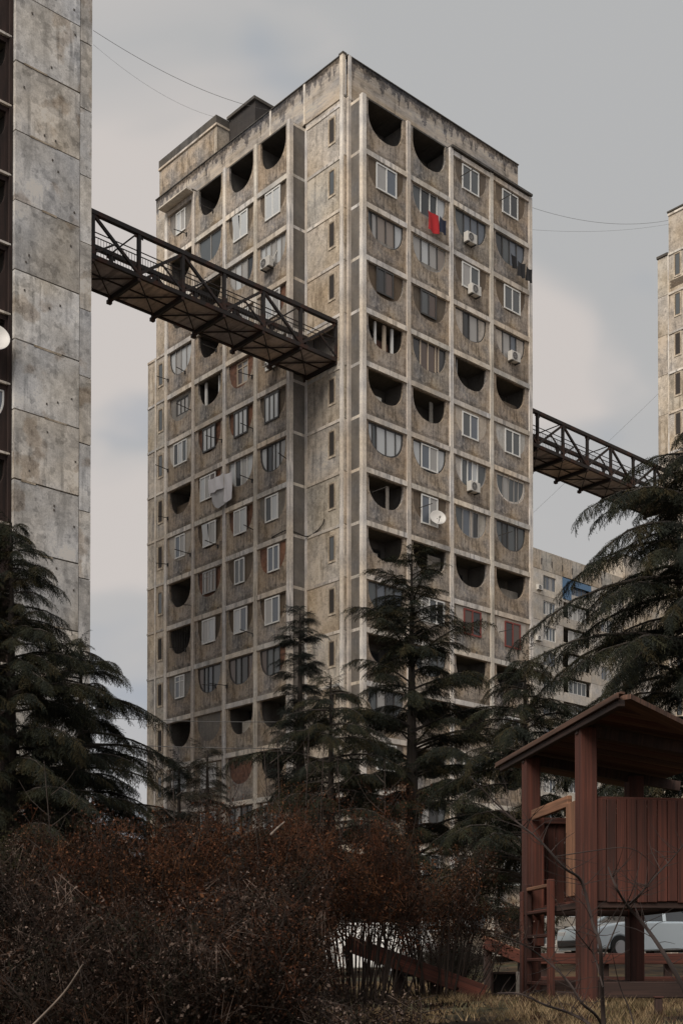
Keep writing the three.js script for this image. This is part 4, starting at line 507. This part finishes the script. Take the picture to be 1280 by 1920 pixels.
// ------------------------------------------------------------------ playground
const woodTone = (k) => mat(`stained red timber ${k}`, [0.105 * k, 0.031 * k, 0.019 * k], 0.8, T.wood, bumpOf(T.wood, 0.004)), RED = [0.85, 1, 1.15, 0.95, 1.3].map(woodTone), PALE = mat('sun-bleached board', [0.30, 0.155, 0.09], 0.85, T.wood), ROOFTOP = mat('weathered roof board', [0.15, 0.085, 0.06], 0.9, T.wood), CHARRED = mat('dark stained timber', [0.055, 0.03, 0.024], 0.85, T.wood);
const rbox = (x0, x1, y0, y1, z0, z1, r = 0.012) => { const w = x1 - x0, h = y1 - y0, d = z1 - z0, g = new RoundedBoxGeometry(w, h, d, 2, Math.min(r, w / 3, h / 3, d / 3)), p = g.attributes.position, n = g.attributes.normal, u = g.attributes.uv, off = rand() * 3; for (let i = 0; i < p.count; i++) { const ax = Math.abs(n.getX(i)), ay = Math.abs(n.getY(i)), az = Math.abs(n.getZ(i)); let a, b; if (h >= w && h >= d) { a = ax > az ? p.getZ(i) : p.getX(i); b = p.getY(i); } else if (w >= d) { a = ay > az ? p.getZ(i) : p.getY(i); b = p.getX(i); } else { a = ay > ax ? p.getX(i) : p.getY(i); b = p.getZ(i); } u.setXY(i, a + off, b + off * 2); } g.translate((x0 + x1) / 2, (y0 + y1) / 2, (z0 + z1) / 2); return g; };
function woodBar(a, b, w, h, dz = 0) { const L = Math.hypot(b.x - a.x, b.y - a.y), g = rbox(-L / 2, L / 2, -h / 2, h / 2, -w / 2, w / 2); g.rotateZ(Math.atan2(b.y - a.y, b.x - a.x)); g.translate((a.x + b.x) / 2, (a.y + b.y) / 2, (a.z + b.z) / 2 + dz); return g; }
{
  const X = 2.66, Z = 14, gRel = -0.36, o = thing('playhouse', 'red-brown timber playhouse with ladder and plank roof, lower right', 'playhouse', [X, gRel + EYE, -Z], THREE.MathUtils.degToRad(9));
  const Y = (rel) => rel - gRel, a = 0.095, W = 1.34, D = 1.98, P = (n, g, m = RED[1]) => part(n, g, m, o), roofAt = (x) => Y(2.72) - 0.15 * (x + 0.12);
  for (const [x, z, m] of [[0, 0, 2], [0, -D, 1], [W, 0, 1], [W, -D, 0]]) P('post', rbox(x - a, x + a, -0.25, roofAt(x) - 0.06, z - a, z + a), RED[m]);
  P('cheek_board', rbox(-a - 0.03, -a - 0.002, Y(-0.3), Y(0.98), -D - 0.09, -D + 0.02), RED[4]); P('cheek_board', rbox(-a + 0.05, a + 0.02, Y(0.3), Y(1.88), -D + a + 0.005, -D + a + 0.08), RED[4]);
  const fy = Y(0.80); for (let i = 0; i < 12; i++) P('floor_board', rbox(0.1, W - 0.1, fy - 0.04, fy, -D + 0.1 + i * 0.149, -D + 0.1 + i * 0.149 + 0.14), RED[i % 4]);
  for (const z of [0, -D]) P('floor_joist', rbox(a, W - a, fy - 0.12, fy - 0.045, z - 0.03, z + 0.03), CHARRED); for (const x of [0, W]) P('floor_joist', rbox(x - 0.03, x + 0.03, fy - 0.12, fy - 0.045, -D + a, -a), CHARRED);
  for (let i = 0; i < 10; i++) { const x = a + 0.005 + i * 0.116; P('wall_plank', rbox(x, x + 0.109, Y(0.75) + rr(-0.01, 0.01), Y(1.875) + rr(-0.008, 0.008), 0.03, 0.055 + rr(0, 0.006)), RED[(i * 3) % 4]); P('wall_plank', rbox(x, x + 0.109, Y(0.75), Y(1.875), -D - 0.05, -D - 0.025), RED[(i * 3 + 1) % 4]); }
  for (let i = 0; i < 14; i++) { const z = -D + a + 0.005 + i * 0.128; P('wall_plank', rbox(W + 0.03, W + 0.055, Y(0.75), Y(1.875), z, z + 0.12), RED[(i * 2) % 4]); }
  for (let i = 0; i < 2; i++) { const z = -a - 0.17 - i * 0.165; P('wall_plank', rbox(-0.085, -0.055, Y(0.82), Y(1.87), z, z + 0.155), PALE); }
  P('top_rail', rbox(a, W - a, Y(1.82), Y(1.90), -0.04, 0.028), RED[0]); P('door_header', rbox(-0.06, 0.0, Y(1.84), Y(1.97), -D + a + 0.09, -0.45), PALE); P('top_rail', rbox(a, W - a, Y(1.82), Y(1.90), -D - 0.02, -D + 0.04), RED[0]);
  for (const z of [-1.36, -1.02]) P('baluster', rbox(W - 0.06, W - 0.02, fy, Y(1.83), z - 0.02, z + 0.02), RED[3]);
  // ladder
  for (const z of [-1.80, -0.92]) P('ladder_stile', rbox(-0.14, -0.06, Y(-0.42), Y(1.06), z - 0.035, z + 0.035), RED[z < -1 ? 0 : 2]);
  for (const y of [0.99, 0.70, 0.41, 0.13, -0.15]) P('ladder_rung', rbox(-0.13, -0.07, Y(y) - 0.022, Y(y) + 0.022, -1.77, -0.95), y > 0.9 ? PALE : RED[1]);
  P('ground_beam', rbox(-0.06, 0.06, Y(-0.42), Y(-0.24), -D + a, -a), CHARRED); P('ground_beam', rbox(a, W + 1.2, Y(-0.30), Y(-0.12), -0.06, 0.06), CHARRED); P('ground_beam', rbox(a, W - a, Y(-0.30), Y(-0.12), -D - 0.06, -D + 0.06), CHARRED);
  for (const z of [0.0, -D]) { const g = barGeo(V(-0.1, roofAt(-0.1) - 0.08, z), V(W + 0.6, roofAt(W + 0.6) - 0.08, z), 0.07, 0.12); P('rafter', g, CHARRED); }
  for (let i = 0; i < 27; i++) { const z = -D - 1.05 + i * 0.163; const g = rbox(-0.0, Math.max(0.05, Math.min(1.95, 0.02 + (1.37 - z - 0.155) * 1.36)), -0.012, 0.012, z, z + 0.155, 0.004); g.rotateZ(Math.atan(-0.15)); g.translate(-0.14 + rr(-0.012, 0.012), roofAt(-0.14) + 0.012 + rr(0, 0.006), 0); P('roof_plank', g, [ROOFTOP, RED[1], ROOFTOP, RED[0]][i % 4]); }
  P('front_fascia', barGeo(V(-0.06, roofAt(-0.06) + 0.008, 1.22), V(1.62, roofAt(1.62) + 0.012, -0.01), 0.2, 0.05), ROOFTOP);
  P('eave_fascia', rbox(-0.165, -0.14, roofAt(-0.14) - 0.04, roofAt(-0.14) + 0.02, -D - 1.05, 1.35), ROOFTOP); P('eave_batten', rbox(-0.13, -0.06, roofAt(-0.14) - 0.11, roofAt(-0.14) - 0.04, -D - 0.95, 1.3), CHARRED);
}
{ // sloping beam on two posts
  const Z = 15, at = (x, y) => V(PX(x, Z), PY(y, Z), 0), X0 = PX(770, Z), g0 = groundY(X0, Z) - EYE, o = thing('balance_beam', 'long red timber beam sloping down right on two posts, before the white car', 'balance beam', [X0, g0 + EYE, -Z], 0), L = (v) => V(v.x - X0, v.y - g0, v.z);
  const a = L(at(648, 1768)), b = L(at(905, 1862)); part('beam', woodBar(a, b, 0.34, 0.15), RED[2], o); part('beam_edge', woodBar(a, b, 0.025, 0.19, 0.185), RED[4], o);
  for (const x of [746, 816]) { const X = PX(x, Z) - X0, t = (x - 648) / (905 - 648), y = lerp(a.y, b.y, t) - 0.05; part('post', rbox(X - 0.065, X + 0.065, -0.3, y, -0.07, 0.07), CHARRED, o); }
}
{ // shorter sloping board beside the playhouse
  const Z = 17.5, X0 = PX(945, Z), g0 = groundY(X0, Z) - EYE, o = thing('sloping_board', 'short pale-topped board sloping beside the playhouse ladder', 'board', [X0, g0 + EYE, -Z], 0), L = (x, y, z = 0) => V(PX(x, Z) - X0, PY(y, Z) - g0, z);
  part('board', woodBar(L(905, 1758), L(990, 1792), 0.3, 0.05), PALE, o); part('side_board', woodBar(L(905, 1768), L(990, 1802), 0.03, 0.16, 0.17), RED[4], o); for (const x of [914, 978]) { const v = L(x, 1775 + (x > 950 ? 24 : 0)); part('leg', rbox(v.x - 0.05, v.x + 0.05, -0.2, v.y, -0.1, 0.1), CHARRED, o); }
}
{ // open box on its side
  const Z = 15.6, X0 = PX(947, Z), gy = groundY(X0, Z), o = thing('wooden_box', 'open dark box with pale edges beside the playhouse post', 'box', [X0, gy, -Z], -0.15), w = 0.34, h = 0.32, d = 0.3, pe = mat('chipped pale paint', [0.30, 0.27, 0.24], 0.9, T.plaster);
  part('side_board', rbox(-w / 2, -w / 2 + 0.03, -0.03, h, -d / 2, d / 2), CHARRED, o); part('side_board', rbox(w / 2 - 0.045, w / 2, -0.03, h, -d / 2, d / 2), pe, o); part('top_board', rbox(-w / 2 + 0.03, w / 2 - 0.045, h - 0.03, h, -d / 2, d / 2), CHARRED, o); part('bottom_board', rbox(-w / 2 + 0.03, w / 2 - 0.045, -0.03, 0.012, -d / 2, d / 2), pe, o); part('back_board', rbox(-w / 2 + 0.03, w / 2 - 0.045, 0.013, h - 0.031, -d / 2, -d / 2 + 0.02), M.dim, o);
}
{ // low rail behind the playhouse
  const Z = 20, X0 = PX(1180, Z), g0 = groundY(X0, Z) - EYE, o = thing('low_rail', 'low red timber rail behind the playhouse posts', 'rail', [X0, g0 + EYE, -Z], 0.02), L = (x) => PX(x, Z) - X0, y = PY(1797, Z) - g0;
  part('rail', rbox(L(1005), L(1400), y - 0.09, y + 0.08, -0.05, 0.05), RED[4], o); part('rail', rbox(L(1005), L(1400), y - 0.36, y - 0.28, -0.05, 0.05), RED[0], o); for (const x of [1020, 1135, 1255, 1375]) part('post', rbox(L(x) - 0.06, L(x) + 0.06, -0.3, y + 0.05, -0.16, -0.052), CHARRED, o);
}
{ // short stump post in the foreground
  const Z = 12.4, X0 = PX(1233, Z), o = thing('stump', 'small brown stump standing in the dry grass, lower right', 'stump', [X0, groundY(X0, Z), -Z], 0); part('post', rbox(-0.035, 0.035, -0.1, 0.17, -0.035, 0.035), CHARRED, o); part('cap', rbox(-0.045, 0.045, 0.171, 0.19, -0.045, 0.045), RED[0], o);
}
// ------------------------------------------------------------------ parked cars
function car(label, X, Z, turn, paint, estate) {
  const o = thing('parked_car', label, 'car', [X, groundY(X, Z) + 0.02, -Z], turn, 'cars parked behind the playground'), body = new THREE.MeshPhysicalMaterial({ color: lin(...paint), roughness: 0.35, clearcoat: 1, clearcoatRoughness: 0.08 }), glass = new THREE.MeshPhysicalMaterial({ color: lin(0.03, 0.035, 0.04), roughness: 0.15, clearcoat: 1, clearcoatRoughness: 0.03 }), rubber = mat('tyre rubber', [0.02, 0.02, 0.02], 0.9), alloy = mat('wheel metal', [0.35, 0.35, 0.36], 0.4, null, { metalness: 0.7 }); body.name = 'car paint'; glass.name = 'car glass';
  const s = new THREE.Shape(); s.moveTo(-2.1, 0.28); s.lineTo(-1.72, 0.26); s.absarc(-1.32, 0.3, 0.36, Math.PI, 0, true); s.lineTo(0.96, 0.24); s.absarc(1.32, 0.3, 0.36, Math.PI, 0, true); s.lineTo(2.05, 0.28); s.quadraticCurveTo(2.14, 0.5, 2.06, 0.72); s.quadraticCurveTo(1.6, 0.88, 0.95, 0.93); s.lineTo(-1.95, 0.97); s.quadraticCurveTo(-2.16, 0.9, -2.14, 0.6); s.closePath();
  const g = new THREE.ExtrudeGeometry(s, { depth: 1.46, bevelEnabled: true, bevelThickness: 0.08, bevelSize: 0.06, bevelSegments: 4, curveSegments: 14 }); g.translate(0, 0, -0.73); part('body', g, body, o);
  const back = estate ? -2.0 : -1.55, roofB = estate ? -1.75 : -0.95, ring = (y, x0, x1, hw) => [[x0, y, -hw], [x1, y, -hw], [x1, y, hw], [x0, y, hw]], lo = ring(0.93, back, 1.0, 0.74), hi = ring(1.42, roofB, 0.22, 0.56);
  const cab = (lower, upper, m, name, parent) => { const t = []; const q = (a, b, c, d) => t.push(...a, ...b, ...c, ...a, ...c, ...d); for (let i = 0; i < 4; i++) { const j = (i + 1) % 4; q(lower[i], lower[j], upper[j], upper[i]); } q(upper[3], upper[2], upper[1], upper[0]); q(lower[0], lower[1], lower[2], lower[3]); const gg = triSoup(t); return part(name, gg, m, parent); };
  cab(lo, hi, glass, 'windows', o); const roof = part('roof', new RoundedBoxGeometry(0.24 - roofB + 0.14, 0.09, 1.2, 3, 0.04), body, o, (roofB + 0.22) / 2, 1.44, 0);
  const lerpP = (i, t) => V(...lo[i]).lerp(V(...hi[i]), t), mid = (i, j, f, t) => lerpP(i, t).lerp(lerpP(j, t), f); for (const [i, j] of [[0, 1], [3, 2]]) for (const f of estate ? [0.0, 0.32, 0.66, 1.0] : [0.0, 0.5, 1.0]) part('pillar', barGeo(mid(i, j, f, 0), mid(i, j, f, 1), f === 0 && estate ? 0.2 : 0.09, 0.07), body, o);
  if (estate) o.scale.setScalar(0.92);
  for (const x of [-1.32, 1.32]) for (const z of [-0.74, 0.74]) { const w = part('wheel', new THREE.CylinderGeometry(0.31, 0.31, 0.2, 22), rubber, o, x, 0.3, z); w.rotation.x = Math.PI / 2; part('rim', new THREE.CylinderGeometry(0.19, 0.19, 0.205, 14), alloy, w); }
  for (const z of [-0.58, 0.58]) { part('headlight', new RoundedBoxGeometry(0.1, 0.14, 0.34, 2, 0.03), mat('lamp glass', [0.6, 0.6, 0.6], 0.2), o, 2.1, 0.66, z); part('tail_lamp', new RoundedBoxGeometry(0.06, 0.3, 0.14, 2, 0.02), mat('red lamp', [0.25, 0.01, 0.01], 0.3), o, -2.17, 0.75, z * 1.15); } part('bumper', new RoundedBoxGeometry(0.12, 0.2, 1.5, 2, 0.05), M.dark, o, 2.12, 0.4, 0); part('bumper', new RoundedBoxGeometry(0.12, 0.2, 1.5, 2, 0.05), M.dark, o, -2.17, 0.4, 0);
}
car('white estate car glimpsed through the brown thicket', PX(668, 33), 33, Math.PI - 0.28, [0.70, 0.69, 0.67], true); car('pale blue car seen beneath the playhouse floor', PX(1195, 35), 35, Math.PI + 0.5, [0.55, 0.63, 0.68], false);

// ------------------------------------------------------------------ bare sapling, lower right
{
  const Z0 = 8.5, stemMat = mat('dark bare twig', [0.045, 0.030, 0.026], 0.9, T.bark), gX = PX(1135, Z0), gy = groundY(gX, Z0), o = thing('bare_sapling', 'leafless sapling with crossing dark twigs in front of the playhouse', 'sapling', [gX, gy, -Z0], 0);
  const line = (name, pts, r0, r1, dz = 0) => { const q = pts.map(([x, y], i) => { const Z = Z0 + dz + 0.15 * Math.sin(i * 1.7 + dz * 9), p = W3(PX(x + rr(-4, 4), Z), PY(y + rr(-4, 4), Z), Z); return V(p.x - gX, p.y - gy, p.z + Z0); }); part(name, tubeGeo(q, r0, r1, 6, q.length * 6), stemMat, o); return q; };
  const twigs = (q, n, L) => { const c = new THREE.CatmullRomCurve3(q), g = []; for (let i = 0; i < n; i++) { const p = c.getPoint(rr(0.2, 1)), d = V(rr(-1, 1), rr(-0.1, 1), rr(-0.5, 0.5)).normalize(), l = L * rr(0.4, 1); g.push(tubeGeo([p, p.clone().addScaledVector(d, l * 0.5).add(V(rr(-0.02, 0.02), rr(-0.02, 0.02), 0)), p.clone().addScaledVector(d, l)], 0.0035, 0.0014, 3, 4)); } const m = part('twigs', mergeGeometries(g), stemMat, o); m.userData.kind = 'stuff'; };
  const A = line('stem', [[1137, 2030], [1134, 1919], [1130, 1827], [1127, 1774], [1108, 1726], [1090, 1652], [1057, 1624], [1013, 1578], [950, 1525], [882, 1455]], 0.017, 0.004); twigs(A, 44, 0.32);
  const B = line('branch', [[1137, 1990], [1126, 1918], [1090, 1875], [1066, 1845], [1019, 1797], [974, 1768], [930, 1752]], 0.012, 0.003, 0.1); twigs(B, 30, 0.3);
  const C = line('branch', [[1330, 1990], [1290, 1870], [1241, 1791], [1197, 1726], [1176, 1700], [1158, 1658], [1143, 1622]], 0.019, 0.005, 0.25); twigs(C, 30, 0.3); twigs(line('branch', [[1176, 1700], [1200, 1672], [1227, 1649], [1262, 1608], [1300, 1560]], 0.009, 0.003, 0.25), 24, 0.3);
  line('branch', [[1040, 1606], [1114, 1592], [1167, 1588], [1205, 1604], [1235, 1632]], 0.004, 0.002, 0.2); line('branch', [[1128, 1790], [1160, 1720], [1185, 1660], [1200, 1600]], 0.006, 0.002, 0.05); twigs(line('branch', [[1130, 1850], [1110, 1790], [1092, 1760], [1060, 1720]], 0.006, 0.002, -0.05), 16, 0.24); line('branch', [[1190, 1990], [1180, 1905], [1160, 1850], [1145, 1790]], 0.007, 0.002, -0.1);
  const D = line('fallen_branch', [[1140, 1960], [1102, 1919], [1066, 1898], [1019, 1880], [975, 1868], [930, 1858]], 0.013, 0.004, -0.15); twigs(D, 18, 0.22);
}
// ------------------------------------------------------------------ dry grass and litter
{
  const t = []; for (let i = 0; i < 9; i++) { const a = rand() * 6.28, l = rr(0.03, 0.09), x = rr(-0.05, 0.05), z = rr(-0.05, 0.05), bx = Math.cos(a) * l * 0.7, bz = Math.sin(a) * l * 0.7; t.push(x - 0.003, 0, z, x + 0.003, 0, z + 0.002, x + bx, l, z + bz); } const g = triSoup(t), list = [], straw = [[0.21, 0.15, 0.085], [0.15, 0.105, 0.06], [0.09, 0.072, 0.036], [0.25, 0.185, 0.11], [0.06, 0.034, 0.024]];
  for (let i = 0; i < 16000; i++) { const Z = 7.5 + Math.pow(rand(), 1.3) * 15, X = rr(-0.35, 0.32) * Z; if (fbm(X * 0.9 + 60, Z * 0.9 + 60, 4096, 4096, 3, 44) + rr(-0.12, 0.12) < 0.46) continue; list.push(frameMatrix(V(X, groundY(X, Z) - 0.005, -Z), V(Math.cos(i), 0, Math.sin(i)), 0, rr(0.6, 1.5))); }
  const o = new THREE.Group(); o.name = 'grass'; instances(g, leafMat('dry grass', [1, 1, 1]), list, straw, 'blades', o); tag(o, 'short dry straw-coloured grass on the trodden ground', 'grass', null, 'stuff');
}

scene.traverse((o) => { if (o.isMesh) { o.castShadow = true; o.receiveShadow = true; } });
renderer.render(scene, camera);
